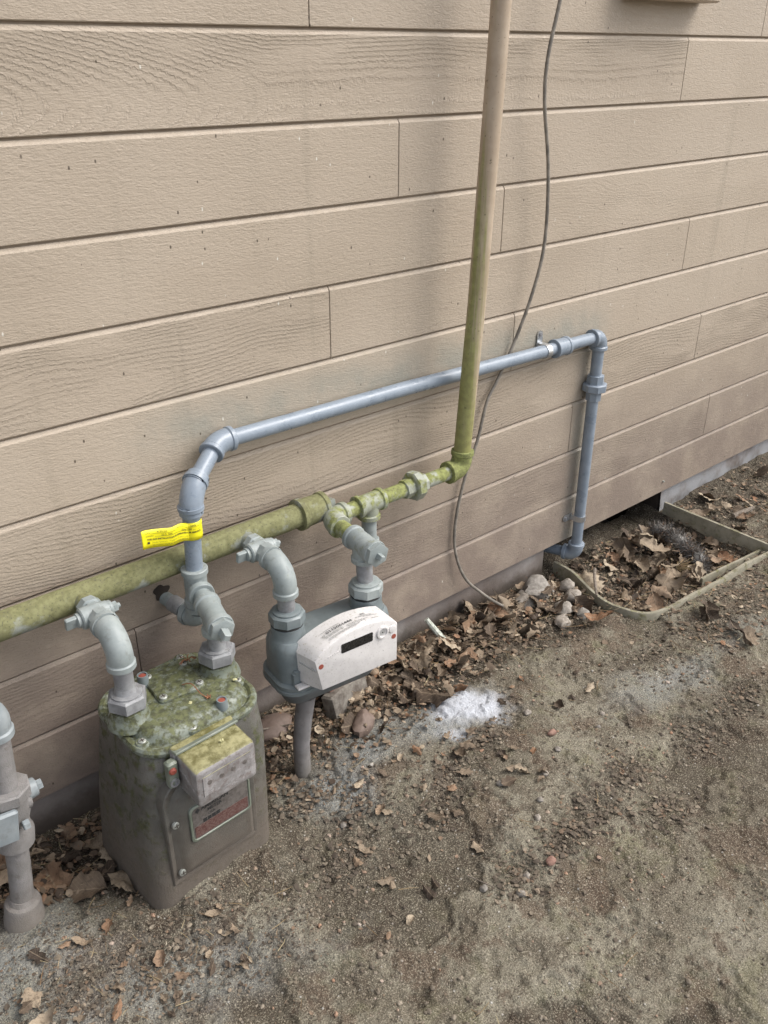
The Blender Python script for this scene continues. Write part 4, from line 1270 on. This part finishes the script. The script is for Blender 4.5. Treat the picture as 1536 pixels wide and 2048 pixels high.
# ================================================================= service riser at the left edge
rs = thing('service_riser', 'weathered grey service riser pipe with shut-off valve at the left edge', 'gas pipe', (0.172, -0.15, 0.0))
def rpt(z):
    return Vector((0.171 + 0.105 * min(z, 0.14) + 0.055 * max(min(z - 0.14, 0.4), 0), -0.150, z))
m = MB(); m.tube([rpt(-0.04), rpt(0.0), rpt(0.06), rpt(0.12), rpt(0.175)], 0.0163, 26); moss(m.build('lower_pipe', 'riser', rs), 0)
m = MB(); m.lathe(rpt(-0.02), (0.1, 0, 1), [(0, 0.0300), (0.044, 0.0285), (0.046, 0.0272), (0.066, 0.0262), (0.070, 0.0245), (0.073, 0.0200), (0.080, 0.0175)], 28)
moss(m.build('bell_sleeve', 'riser', rs), 0.1)
m = MB()
vax = (rpt(0.30) - rpt(0.18)).normalized()
m._lathe2(rpt(0.160), vax, [(0, 0.0230), (0.003, 0.0265), (0.024, 0.0280), (0.034, 0.0240), (0.044, 0.0235)], 24, 0)
m._lathe2(rpt(0.205), vax, [(0, 0.0235), (0.012, 0.0270), (0.045, 0.0275), (0.050, 0.0225)], 20, 0)
m._lathe2(rpt(0.246), vax, [(0, 0.0300), (0.003, 0.0325), (0.018, 0.0325), (0.020, 0.0300)], 8, 0.2)
vc = rpt(0.232)
m._lathe2(vc - NX * 0.040, NX, [(0, 0.014), (0.002, 0.016), (0.040, 0.020), (0.066, 0.017), (0.068, 0.015)], 18, 0)
sv = moss(m.build('shutoff_valve', 'riser', rs), 0.25)
m = MB(); m._lathe2(vc + NX * 0.026 + NZ * 0.010, NX, [(0, 0.0150), (0.013, 0.0135), (0.014, 0.012)], 18, 0)
hexnut(m, vc + NX * 0.040 + NZ * 0.010, NX, 0.0080, 0.008)
moss(m.build('retaining_nut', 'riser_elbow', sv), 0.1)
m = MB(); m.box(vc + Vector((-0.018, -0.034, -0.006)), (0.034, 0.010, 0.052), Matrix.Rotation(R(8), 3, 'Y'), 0.003)
hexnut(m, vc + Vector((0.004, -0.034, -0.016)), NX, 0.0075, 0.009)
moss(m.build('lock_wing', 'riser_elbow', sv), 0.15)
m = MB(); m.tube([rpt(0.26), rpt(0.30), rpt(0.36)], 0.0167, 26); moss(m.build('upper_pipe', 'riser', rs), 0)
m = MB(); elbow(m, rpt(0.405), Vector((-1, 0.1, 0.05)), -vax, 0.0165, L=0.052, rb=0.032, body=1.24, col=1.42, cl=0.012, seg=28)
moss(m.build('elbow', 'riser_elbow', rs), 0.0)
m = MB(); m.tube([rpt(0.405) + Vector((-0.04, 0.004, 0.002)), rpt(0.405) + Vector((-0.30, 0.03, 0.015))], 0.0165, 24); moss(m.build('side_pipe', 'riser_elbow', rs), 0)

# stub pipe below the newer meter
m = MB()
st = [(0.676, -0.158, -0.03), (0.676, -0.158, 0.0), (0.6765, -0.157, 0.06), (0.682, -0.158, 0.115), (0.690, -0.160, 0.165)]
m.tube(st, [0.0155, 0.0152, 0.0150, 0.0160, 0.0165], 24)
o = moss(m.build('pipe_stub', 'stub'), 0); tag(o, 'muddy grey pipe stub rising from the dirt under the white-fronted meter', 'pipe')

# ================================================================= cable
m = MB()
cp_ = [(1.395, -0.060, 1.60), (1.3850, -0.045, 1.38), (1.366, -0.036, 1.237), (1.349, -0.034, 1.153), (1.3515, -0.032, 1.081), (1.379, -0.031, 0.964), (1.388, -0.030, 0.834), (1.370, -0.026, 0.738),
       (1.342, -0.010, 0.632), (1.300, -0.008, 0.560), (1.270, -0.012, 0.524), (1.246, -0.014, 0.446), (1.218, -0.012, 0.374), (1.200, -0.008, 0.278), (1.2005, -0.009, 0.200), (1.226, -0.017, 0.124), (1.272, -0.030, 0.069),
       (1.325, -0.050, 0.022), (1.37, -0.055, 0.004), (1.43, -0.055, -0.006)]
def catmull(p, n=6):
    p = [Vector(q) for q in p]; out = []
    for i in range(len(p) - 1):
        a = p[max(i - 1, 0)]; b = p[i]; c = p[i + 1]; d = p[min(i + 2, len(p) - 1)]
        for k in range(n):
            t = k / n
            out.append(0.5 * ((2 * b) + (c - a) * t + (2 * a - 5 * b + 4 * c - d) * t * t + (3 * b - a - 3 * c + d) * t ** 3))
    return out + [p[-1]]
m.tube(catmull(cp_), 0.0034, 10)
o = m.build('cable', 'cable'); tag(o, 'thin dusty cable hanging in a long curve down the siding', 'cable')

# ================================================================= window well rim
wr = thing('window_well', 'mossy weathered rim of a sunken well filled with leaves against the wall', 'window well', (1.75, -0.15, 0.0))
def wall_strip(name, pts, th, zb, zt, mat, parent):
    pts = [Vector((*p, 0)) for p in pts]
    m = MB(); secs = []
    for i, p in enumerate(pts):
        d = (pts[min(i + 1, len(pts) - 1)] - pts[max(i - 1, 0)]).normalized()
        nrm = Vector((d.y, -d.x, 0)) * (th / 2)
        wob = 0.003 * mnoise.noise((p.x * 20, p.y * 20, 3.3))
        z1 = zt(p.x, p.y) + wob if callable(zt) else zt + wob
        secs.append([p - nrm + NZ * zb, p + nrm + NZ * zb, p + nrm + NZ * (z1 - 0.004), p + nrm * 0.7 + NZ * z1, p - nrm * 0.7 + NZ * z1, p - nrm + NZ * (z1 - 0.004)])
    m.loft(secs)
    return moss(m.build(name, mat, parent), 0.45)
fr = catmull([(1.585, 0.01, 0), (1.575, -0.05, 0), (1.548, -0.12, 0), (1.530, -0.19, 0), (1.533, -0.245, 0), (1.560, -0.282, 0), (1.62, -0.300, 0), (1.72, -0.308, 0), (1.86, -0.314, 0), (2.045, -0.322, 0)], 6)
wall_strip('curved_rim', [(p.x, p.y) for p in fr], 0.010, -0.10, lambda x, y: 0.020 + 0.012 * mnoise.noise((x * 6, y * 6, 1.0)), 'well', wr)
wall_strip('straight_rim', [(2.052, -0.318), (2.052, -0.24), (2.053, -0.16), (2.055, -0.08), (2.06, 0.005)], 0.010, -0.10, 0.030, 'well', wr)
wall_strip('inner_rail', [(1.80, -0.275), (1.88, -0.280), (1.96, -0.287), (2.05, -0.296)], 0.008, -0.01, 0.012, 'well', wr)

# ================================================================= leaves, stones and other loose things
def leaf_mesh(kind, seed):
    r = random.Random(seed)
    L = 1.0; n = 11; nx = 5
    bend = r.uniform(-0.6, 1.4); cup = r.uniform(-0.8, 1.3); tw = r.uniform(-1.2, 1.2)
    v = []
    for j in range(n):
        t = j / (n - 1)
        if kind == 'oak':
            w = 0.27 * math.sin(math.pi * min(t * 0.92 + 0.04, 1)) ** 0.7 * (1 + 0.30 * math.sin(t * (13 + seed % 7) + seed)) * (0.6 + 0.5 * t)
        elif kind == 'round':
            w = 0.36 * math.sin(math.pi * (t * 0.94 + 0.03)) ** 0.65
        else:
            w = 0.20 * math.sin(math.pi * (t * 0.95 + 0.025)) ** 0.8
        if j == 0: w = 0.015
        zc_ = bend * (t - 0.5) ** 2 * 0.9 + 0.05 * math.sin(t * 7 + seed)
        for i in range(nx):
            s = (i - (nx - 1) / 2) / ((nx - 1) / 2)
            ww = w * (1 + 0.28 * r.uniform(-1, 1))
            a = tw * (t - 0.5)
            x = s * ww; z = cup * (abs(s) ** 1.6) * w * 0.9 + 0.06 * r.uniform(-1, 1) + (0.03 if i == nx // 2 else 0)
            x, z = x * math.cos(a) - z * math.sin(a), x * math.sin(a) + z * math.cos(a)
            v.append((x, t - 0.5, z + zc_))
    zmin = sum(q[2] for q in v) / len(v)
    v = [(x, y, z - zmin) for x, y, z in v]
    f = []
    for j in range(n - 1):
        for i in range(nx - 1):
            a = j * nx + i; f.append((a, a + 1, a + nx + 1, a + nx))
    # stalk
    b = len(v)
    c = v[nx // 2]
    v += [(c[0] - 0.012, c[1] + 0.02, c[2]), (c[0] + 0.012, c[1] + 0.02, c[2]), (c[0] + 0.03, c[1] - 0.22, c[2] + 0.05), (c[0] + 0.012, c[1] - 0.22, c[2] + 0.05)]
    f.append((b, b + 1, b + 2, b + 3))
    return v, f
LEAF = []
for k in range(14):
    kind = ('oak', 'round', 'lance', 'oak')[k % 4]
    v, f = leaf_mesh(kind, 31 + k)
    me = bpy.data.meshes.new('dead_leaf')
    me.from_pydata(v, [], f); me.materials.append(MAT['leaf'])
    me.polygons.foreach_set('use_smooth', [True] * len(f)); me.update()
    LEAF.append(me)
def place_leaf(x, y, size, label, group=None, k=None, tilt=0.5, lift=0.0, rz=None, name='dead_leaf', z=None):
    o = bpy.data.objects.new(name, LEAF[k if k is not None else rng.randrange(len(LEAF))])
    COL.objects.link(o)
    o.location = (x, y, (gz(x, y) if z is None else z) + 0.004 + lift + size * 0.10)
    o.scale = (size, size, size * rng.uniform(0.6, 1.1))
    o.rotation_euler = (rng.uniform(-tilt, tilt), rng.uniform(-tilt, tilt), rng.uniform(0, 6.28) if rz is None else rz)
    tag(o, label, 'leaf', group)
    return o
MEX = [(0.955, 1.085, -0.30, -0.195), (0.33, 0.57, -0.28, -0.06), (0.655, 0.70, -0.185, -0.135), (0.13, 0.205, -0.19, -0.11)]
def blocked(x, y):
    return any(a < x < b and c < y < d for a, b, c, d in MEX)
n = 0
while n < 140:
    x = rng.uniform(0.80, 1.52); y = -abs(rng.gauss(0, 0.085)) - 0.012
    if y < -0.235: continue
    place_leaf(x, y, rng.choice((0.028, 0.035, 0.042, 0.05, 0.06, 0.078)) * rng.uniform(0.8, 1.1), 'curled brown dry leaf in the litter strip along the wall foot', 'dry leaves along the wall foot', lift=rng.uniform(0, 0.018), tilt=0.7); n += 1
n = 0
while n < 80:
    x = rng.uniform(1.59, 2.03); y = rng.uniform(-0.275, -0.01)
    place_leaf(x, y, rng.choice((0.032, 0.042, 0.055, 0.075)) * rng.uniform(0.8, 1.1), 'brown dry leaf lying inside the sunken well', 'dry leaves in the well', lift=rng.uniform(0, 0.022), tilt=0.7); n += 1
n = 0
while n < 48:
    x = rng.uniform(1.58, 2.5); y = rng.uniform(-0.52, -0.02)
    if 1.56 < x < 2.08 and y > -0.335: continue
    place_leaf(x, y, rng.uniform(0.028, 0.065), 'brown dry leaf on the dark soil outside the well rim', 'dry leaves beside the well', lift=rng.uniform(0, 0.012), tilt=0.6); n += 1
n = 0
while n < 34:
    x = rng.uniform(0.10, 0.62); y = rng.uniform(-0.14, -0.01)
    if blocked(x, y): continue
    place_leaf(x, y, rng.choice((0.03, 0.045, 0.06, 0.08)) * rng.uniform(0.8, 1.1), 'brown dry leaf by the wall behind the mossy meter', 'dry leaves behind the mossy meter', lift=rng.uniform(0, 0.010), tilt=0.6); n += 1
n = 0
while n < 40:
    x = rng.uniform(0.12, 0.42); y = rng.uniform(-0.42, -0.22)
    if blocked(x, y) or rng.random() < 0.3: continue
    place_leaf(x, y, rng.choice((0.012, 0.018, 0.024, 0.032)) * rng.uniform(0.8, 1.1), 'small brown leaf scrap on the dirt before the mossy meter', 'leaf scraps before the mossy meter', lift=0, tilt=0.3); n += 1
n = 0
while n < 46:
    x = rng.gauss(0.86, 0.20); y = rng.gauss(-0.36, 0.09)
    if y > -0.25 or y < -0.62: continue
    place_leaf(x, y, rng.uniform(0.012, 0.032), 'small dry leaf scrap scattered on the open dirt', 'leaf scraps on the open dirt', lift=0, tilt=0.3); n += 1
for a in [(1.585, -0.105, 0.075, 'reddish brown curled leaf draped over the well rim beside the grey pipe', 1, 0.4, 0.030, 2.6),
          (0.285, -0.045, 0.085, 'long tan leaf standing between the riser and the mossy meter', 6, 0.9, 0.02, 0.3),
          (0.265, -0.155, 0.060, 'curled rusty brown leaf on the dirt between riser and mossy meter', 5, 0.5, 0.004, 1.0),
          (0.315, -0.185, 0.062, 'curled brown leaf against the base of the mossy meter', 1, 0.6, 0.006, 2.2),
          (0.775, -0.405, 0.034, 'dark brown curled leaf with pale spots on the open dirt', 8, 0.2, 0.004, 0.5),
          (0.93, -0.325, 0.030, 'orange tan leaf scrap just below the white powder', 0, 0.3, 0.002, 0.8),
          (0.71, -0.335, 0.028, 'tan leaf scrap below the muddy stub pipe', 4, 0.3, 0.002, 2.0),
          (0.13, -0.325, 0.050, 'long tan curled leaf on the grey soil under the riser', 2, 0.3, 0.003, 1.6),
          (1.83, -0.12, 0.085, 'long pale tan leaf in the middle of the well', 3, 0.3, 0.035, 0.6)]:
    x, y, s_, lb, k, tl, lf, rz_ = a
    place_leaf(x, y, s_, lb, None, k, tl, lf, rz_)

def leaf_stuff(name, label, n, sampler, smin, smax, mat='leaf'):
    """leaf crumbs too small to pick apart"""
    V = []; F = []
    for _ in range(n):
        x, y = sampler()
        s_ = smin + (smax - smin) * rng.random() ** 1.8; a = rng.uniform(0, 6.28)
        z0 = gz2(x, y) + 0.0015 + rng.random() ** 2 * (0.018 if y > -0.2 else 0.003)
        tl = 0.8 if y > -0.2 else 0.35
        t1, t2 = rng.uniform(-tl, tl), rng.uniform(-tl, tl)
        e = rng.uniform(0.35, 1.0)
        b = len(V)
        for k in range(6):
            q = a + k * math.pi / 3
            rr = s_ * rng.uniform(0.55, 1.0)
            u, w = rr * math.cos(k * math.pi / 3), rr * e * math.sin(k * math.pi / 3)
            X_, Y_ = u * math.cos(a) - w * math.sin(a), u * math.sin(a) + w * math.cos(a)
            V.append((x + X_, y + Y_, z0 + u * t1 * 0.6 + w * t2 * 0.6))
        V.append((x, y, z0 + s_ * rng.uniform(-0.25, 0.35)))
        for k in range(6):
            F.append((b + k, b + (k + 1) % 6, b + 6))
    me = bpy.data.meshes.new(name); me.from_pydata(V, [], F); me.materials.append(MAT[mat]); me.update()
    o = bpy.data.objects.new(name, me); COL.objects.link(o)
    return tag(o, label, None, None, 'stuff')
# fast ground lookup table
_gx = np.arange(-0.1, 2.8, 0.006); _gy = np.arange(-1.3, 0.07, 0.006)
_GX, _GY = np.meshgrid(_gx, _gy); _GH = ground_h(_GX, _GY)
def gz2(x, y):
    i = min(max(int((x + 0.1) / 0.006), 0), len(_gx) - 1); j = min(max(int((y + 1.3) / 0.006), 0), len(_gy) - 1)
    return float(_GH[j, i])
def samp_wall():
    while True:
        q = rng.random()
        if q < 0.50: x, y = rng.uniform(0.60, 1.56), -abs(rng.gauss(0, 0.085)) - 0.002
        elif q < 0.72: x, y = rng.uniform(1.56, 2.06), rng.uniform(-0.29, 0.0)
        elif q < 0.88: x, y = rng.uniform(1.55, 2.6), rng.uniform(-0.50, 0.0)
        else: x, y = rng.uniform(0.08, 0.62), rng.uniform(-0.15, 0.0)
        if not blocked(x, y) and y < 0.005: return x, y
leaf_stuff('leaf_litter', 'crumbled brown leaf litter along the wall foot', 13000, samp_wall, 0.002, 0.011)
def samp_open():
    while True:
        x, y = rng.uniform(0.1, 2.0), rng.uniform(-0.95, -0.18)
        if rng.random() < 0.10:
            x, y = rng.uniform(0.08, 0.5), rng.uniform(-0.45, -0.19)
            if not blocked(x, y): return x, y
        tr_ = mnoise.fractal((x * 5.5, y * 5.5, 2.0), 1, 2, 3)
        if rng.random() < max(0.03, tr_ * 1.8) and not blocked(x, y): return x, y
def samp_clust():
    while True:
        cx, cy, ss = rng.choice(CLUST)
        x, y = rng.gauss(cx, ss * 1.1), rng.gauss(cy, ss * 0.75)
        if not blocked(x, y) and y < -0.02: return x, y
leaf_stuff('broken_leaves', 'broken leaf bits gathered in patches on the dirt', 5200, samp_clust, 0.0010, 0.0075, 'crumb')
leaf_stuff('leaf_crumbs', 'fine leaf crumbs scattered over the open dirt', 6500, samp_open, 0.0008, 0.0042, 'crumb')

def pebbles(name, label, n, sampler, smin, smax, power=2.5):
    ico = [(0, 0, 1), (0.894, 0, 0.447), (0.276, 0.851, 0.447), (-0.724, 0.526, 0.447), (-0.724, -0.526, 0.447), (0.276, -0.851, 0.447),
           (0.724, 0.526, -0.447), (-0.276, 0.851, -0.447), (-0.894, 0, -0.447), (-0.276, -0.851, -0.447), (0.724, -0.526, -0.447), (0, 0, -1)]
    fa = [(0, 1, 2), (0, 2, 3), (0, 3, 4), (0, 4, 5), (0, 5, 1), (1, 6, 2), (2, 7, 3), (3, 8, 4), (4, 9, 5), (5, 10, 1), (6, 7, 2), (7, 8, 3), (8, 9, 4), (9, 10, 5), (10, 6, 1),
          (11, 7, 6), (11, 8, 7), (11, 9, 8), (11, 10, 9), (11, 6, 10)]
    V = []; F = []
    for _ in range(n):
        x, y = sampler(); s_ = smin + (smax - smin) * rng.random() ** power
        z0 = gz2(x, y) + s_ * 0.25
        sx, sy, sz = s_ * rng.uniform(0.7, 1.2), s_ * rng.uniform(0.7, 1.2), s_ * rng.uniform(0.4, 0.85)
        a = rng.uniform(0, 6.28); c, s = math.cos(a), math.sin(a); b = len(V)
        for p in ico:
            j = rng.uniform(0.75, 1.15)
            px_, py_, pz = p[0] * sx * j, p[1] * sy * j, p[2] * sz * j
            V.append((x + px_ * c - py_ * s, y + px_ * s + py_ * c, z0 + pz))
        F += [(b + i, b + j, b + k) for i, j, k in fa]
    me = bpy.data.meshes.new(name); me.from_pydata(V, [], F); me.materials.append(MAT['pebble'])
    me.update()
    o = bpy.data.objects.new(name, me); COL.objects.link(o)
    return tag(o, label, None, None, 'stuff')
def samp_peb():
    while True:
        x, y = rng.uniform(0.05, 2.45), rng.uniform(-1.0, -0.02)
        tr_ = mnoise.fractal((x * 6.5, y * 6.5, 7.0), 1, 2, 3)
        if rng.random() < max(0.15, tr_ + 0.2) and not blocked(x, y): return x, y
pebbles('grit', 'grit and small pebbles strewn over the dirt', 15000, samp_peb, 0.0006, 0.0046, 4.5)

def needles(name, label, n, sampler, lmin, lmax, r, mat='needle', up=0.2, zoff=0.003):
    V = []; F = []
    for _ in range(n):
        x, y = sampler(); l = rng.uniform(lmin, lmax); a = rng.uniform(0, 6.28); e = rng.uniform(-up, up)
        d = Vector((math.cos(a) * math.cos(e), math.sin(a) * math.cos(e), math.sin(e)))
        u, w = frame(d); c = Vector((x, y, gz2(x, y) + zoff + rng.random() * 0.008))
        bow = u * rng.uniform(-0.08, 0.08) * l
        b = len(V)
        for k, t in enumerate((-0.5, 0.0, 0.5)):
            p = c + d * (l * t) + (bow if k == 1 else Vector((0, 0, 0)))
            for q in range(3):
                V.append(tuple(p + (u * math.cos(q * 2.094) + w * math.sin(q * 2.094)) * r * (1.0 if k < 2 else 0.5)))
        for k in range(2):
            for q in range(3):
                a_ = b + k * 3 + q; b_ = b + k * 3 + (q + 1) % 3
                F.append((a_, b_, b_ + 3, a_ + 3))
    me = bpy.data.meshes.new(name); me.from_pydata(V, [], F); me.materials.append(MAT[mat]); me.update()
    o = bpy.data.objects.new(name, me); COL.objects.link(o)
    return tag(o, label, None, None, 'stuff')
needles('dry_needles', 'dry pine needles and thin stalks mixed in the litter', 900, samp_wall, 0.012, 0.05, 0.0006)
needles('dry_stalks', 'thin dry stalks scattered over the open dirt', 160, samp_open, 0.008, 0.035, 0.0005, up=0.1)

# stones
def stone(name, label, c, size, seed, mat='stone', group=None, rz=0.0):
    m = MB(); n, k = 14, 9
    secs = []
    for j in range(k):
        th = math.pi * (j + 0.02) / (k - 1 + 0.04)
        ring = []
        for i in range(n):
            ph = 2 * math.pi * i / n
            d = Vector((math.sin(th) * math.cos(ph), math.sin(th) * math.sin(ph), -math.cos(th)))
            q = 1 + 0.36 * mnoise.noise(d * 1.4 + Vector((seed * 3.1, seed, 0))) + 0.10 * mnoise.noise(d * 3.3 + Vector((seed, 0, seed))) + 0.03 * mnoise.noise(d * 9 + Vector((seed, 5, seed)))
            p = Vector((d.x * size[0], d.y * size[1], d.z * size[2])) * q
            ring.append(p)
        secs.append(ring)
    m.loft(secs)
    o = m.build(name, mat, angle=50)
    o.location = c; o.rotation_euler = (0, 0, rz)
    return tag(o, label, 'stone', group)
stone('stone', 'large pale lumpy stone against the foundation beside the grey pipe', (1.450, -0.045, 0.012), (0.044, 0.034, 0.030), 1, rz=0.4)
stone('stone', 'grey rounded stone by the wall, left of the pale lumpy one', (1.398, -0.058, 0.004), (0.036, 0.026, 0.022), 2, rz=1.0)
stone('stone', 'white pebble at the well corner nearest the camera side of the pipe', (1.487, -0.125, 0.016), (0.021, 0.018, 0.018), 3)
stone('stone', 'pale angular stone between the white pebble and the leaf litter', (1.435, -0.138, 0.012), (0.024, 0.021, 0.017), 4)
stone('stone', 'small grey stone tucked behind the white pebble', (1.512, -0.088, 0.018), (0.020, 0.017, 0.016), 5)
stone('stone', 'flat buff stone in front of the pale angular stone', (1.395, -0.170, 0.010), (0.024, 0.017, 0.012), 6, rz=0.6)
stone('stone', 'small buff stone lying before the white pebble', (1.455, -0.180, 0.010), (0.017, 0.014, 0.012), 7)
stone('stone', 'smooth brown oval stone half buried below the white-fronted meter', (0.835, -0.137, 0.006), (0.034, 0.021, 0.018), 8, 'brownstone', rz=0.7)
stone('stone', 'flat buff rock by the wall between the two meters', (0.690, -0.035, 0.008), (0.050, 0.026, 0.016), 9, 'brownstone', rz=0.15)
# pale pebbles one can pick out on the open dirt
for i, (x, y, s_) in enumerate([(0.735, -0.555, 0.0075), (0.800, -0.585, 0.007), (0.77, -0.60, 0.0085), (1.085, -0.335, 0.009), (0.985, -0.465, 0.007), (0.93, -0.50, 0.006), (0.905, -0.43, 0.007), (0.90, -0.52, 0.007),
                                (1.21, -0.42, 0.0065), (1.165, -0.445, 0.006), (0.65, -0.31, 0.0065), (1.05, -0.44, 0.0065)]):
    stone('pebble', 'pale pebble on the open dirt', (x, y, gz(x, y) + s_ * 0.3), (s_, s_ * 0.8, s_ * 0.65), 20 + i, 'stone', 'pale pebbles on the open dirt', rz=i)
stone('brick_chip', 'small red brick chip on the open dirt', (0.845, -0.595, gz(0.845, -0.595) + 0.004), (0.009, 0.007, 0.004), 41, 'brick')['category'] = 'brick chip'
stone('brick_chip', 'orange brick chip beside a teal scrap on the dirt', (1.075, -0.405, gz(1.075, -0.405) + 0.004), (0.010, 0.006, 0.005), 42, 'brick')['category'] = 'brick chip'

# weathered block and brick under the newer meter
m = MB()
rb_ = Matrix.Rotation(R(16), 3, 'Z') @ Matrix.Rotation(R(-14), 3, 'X')
m.box((0.848, -0.066, 0.026), (0.110, 0.030, 0.052), rb_, 0.004)
o = m.build('wood_block', 'wood'); tag(o, 'weathered grey wood block leaning on the wall under the white-fronted meter', 'wood block')
m = MB(); m.box((0.838, -0.045, 0.062), (0.070, 0.035, 0.030), Matrix.Rotation(R(12), 3, 'Z') @ Matrix.Rotation(R(-10), 3, 'Y'), 0.006)
o = m.build('brick_piece', 'brick'); tag(o, 'broken reddish brick piece on top of the grey wood block', 'brick')

# twig with lichen leaning on the foundation, sticks
def stick(name, label, pts, r, mat, cat='stick'):
    m = MB(); q = catmull(pts, 4)
    m.tube(q, [r * (1 - 0.4 * i / len(q)) * (1 + 0.2 * mnoise.noise((i * 1.7, r * 900, 2))) for i in range(len(q))], 8)
    o = m.build(name, mat); return tag(o, label, cat)
tw = stick('lichen_twig', 'short pale lichen-covered twig leaning against the foundation', [(1.135, -0.055, 0.010), (1.125, -0.035, 0.035), (1.112, -0.018, 0.062)], 0.0085, 'lichen', 'twig')
stick('stick', 'thin straight twig in the well beside the fuzzy grey clump', [(1.90, -0.02, 0.02), (1.86, -0.07, 0.01), (1.85, -0.085, -0.01)], 0.003, 'bark')
stick('stick', 'pale stick lying over the curved rim near the grey pipe', [(1.60, -0.10, 0.036), (1.56, -0.13, 0.040), (1.51, -0.175, 0.034)], 0.0045, 'bark')
stick('stick', 'thin root twig beside the flat buff rock between the meters', [(0.62, -0.03, 0.02), (0.66, -0.045, 0.026), (0.70, -0.05, 0.016), (0.72, -0.065, 0.02)], 0.0022, 'bark')
stick('stick', 'stubby broken branch outside the right corner of the well', [(1.99, -0.37, 0.02), (2.05, -0.365, 0.028), (2.10, -0.36, 0.022)], 0.010, 'bark')
stick('stick', 'pale bark scrap on the soil at the right beyond the well', [(2.16, -0.15, 0.012), (2.21, -0.16, 0.016), (2.25, -0.16, 0.012)], 0.008, 'bark')
stick('stick', 'dark thin twig lying on the open dirt in the foreground', [(0.735, -0.52, gz(0.735, -0.52) + 0.004), (0.74, -0.545, gz(0.74, -0.545) + 0.005), (0.745, -0.565, gz(0.745, -0.565) + 0.003)], 0.0014, 'bark')

# fuzzy grey clump in the well
m = MB()
core = catmull([(1.955, -0.035, -0.005), (1.945, -0.090, 0.008), (1.915, -0.150, 0.010), (1.895, -0.205, 0.004), (1.880, -0.235, -0.012)], 5)
m.tube(core, [0.011 + 0.006 * math.sin(i * 0.9) for i in range(len(core))], 10)
for _ in range(3600):
    i = rng.randrange(len(core) - 1); c = core[i].lerp(core[i + 1], rng.random())
    d = Vector((rng.gauss(0, 1), rng.gauss(0, 1), rng.gauss(0.2, 1))).normalized()
    s0 = c + d * 0.008; tang = Vector((rng.gauss(0, 1), rng.gauss(0, 1), rng.gauss(0, 1))).normalized()
    dd = (d * 0.7 + tang).normalized(); l = rng.uniform(0.008, 0.034) ** 1.0
    sd_ = dd.cross(d)
    sd_ = sd_.normalized() * 0.0006 if sd_.length > 1e-4 else Vector((0.0006, 0, 0))
    b = len(m.v); mid = s0 + dd * l * 0.5 + d * 0.002; end = s0 + dd * l
    m.v += [s0 - sd_, s0 + sd_, mid - sd_, mid + sd_, end]
    m.f += [(b, b + 1, b + 3, b + 2), (b + 2, b + 3, b + 4)]
o = m.build('dead_fern_clump', 'fibre', smooth=False); tag(o, 'fuzzy grey clump of dead plant fibre lying in the well', 'dead plant')
# pine needle tuft next to it
m = MB()
for _ in range(70):
    a = rng.gauss(-0.6, 0.5); e = rng.uniform(0.0, 0.7); l = rng.uniform(0.03, 0.055)
    d = Vector((math.cos(a) * math.cos(e), math.sin(a) * math.cos(e), math.sin(e)))
    o0 = Vector((1.825, -0.19, -0.01)); m.tube([o0, o0 + d * l * 0.5, o0 + d * l - NZ * 0.006], [0.0009, 0.0008, 0.0003], 3, False)
o = m.build('needle_tuft', 'needle'); tag(o, 'pale tuft of dry pine needles beside the fuzzy grey clump', 'needles')

# fallen blossom and dry stalks on the mossy meter lid
def petal(x, y, z, s_, lb, k):
    m = MB()
    for q in range(5):
        a = q * 1.2566 + k; p = Vector((x + s_ * 0.7 * math.cos(a), y + s_ * 0.7 * math.sin(a), z + 0.002 * rng.random()))
        ring = [(p.x + s_ * 0.6 * math.cos(b * 1.047), p.y + s_ * 0.4 * math.sin(b * 1.047), p.z + 0.001 * math.sin(b * 2.1)) for b in range(6)]
        top = [(u, v, w + 0.0008) for u, v, w in ring]
        m.loft([ring, top])
    o = m.build('blossom', 'petal'); tag(o, lb, 'blossom')
petal(0.452, -0.205, 0.3045, 0.0026, 'pale yellow blossom on the lid in front of the cover plate', 0.2)
petal(0.531, -0.2015, 0.3050, 0.0030, 'pale yellow blossom on the lid beside the right swivel nut', 0.9)
petal(0.452, -0.290, 0.2905, 0.0028, 'pale yellow blossom on top of the clouded index box', 1.5)
m = MB(); m.tube(catmull([(0.459, -0.170, 0.3145), (0.468, -0.182, 0.319), (0.473, -0.200, 0.3085), (0.478, -0.212, 0.306)], 5), 0.0008, 5)
for k in range(5): m.tube([(0.478, -0.212, 0.306), (0.478 + 0.005 * math.cos(k * 1.25), -0.212 + 0.005 * math.sin(k * 1.25), 0.309)], [0.0016, 0.0008], 5)
o = m.build('dry_stalk', 'rust'); tag(o, 'curved rusty dry stalk lying across the meter cover plate', 'stalk')
m = MB()
for k in range(8):
    a = rng.uniform(0, 6.28); p0 = Vector((0.494, -0.122, 0.3145)); p1 = p0 + Vector((0.018 * math.cos(a), 0.010 * math.sin(a), 0.003))
    m.tube([p0, p0.lerp(p1, 0.5) + NZ * 0.005, p1], 0.0009, 4)
o = m.build('stalk_cluster', 'rust'); tag(o, 'cluster of rusty dry stalks against the right nut of the mossy meter', 'stalk')
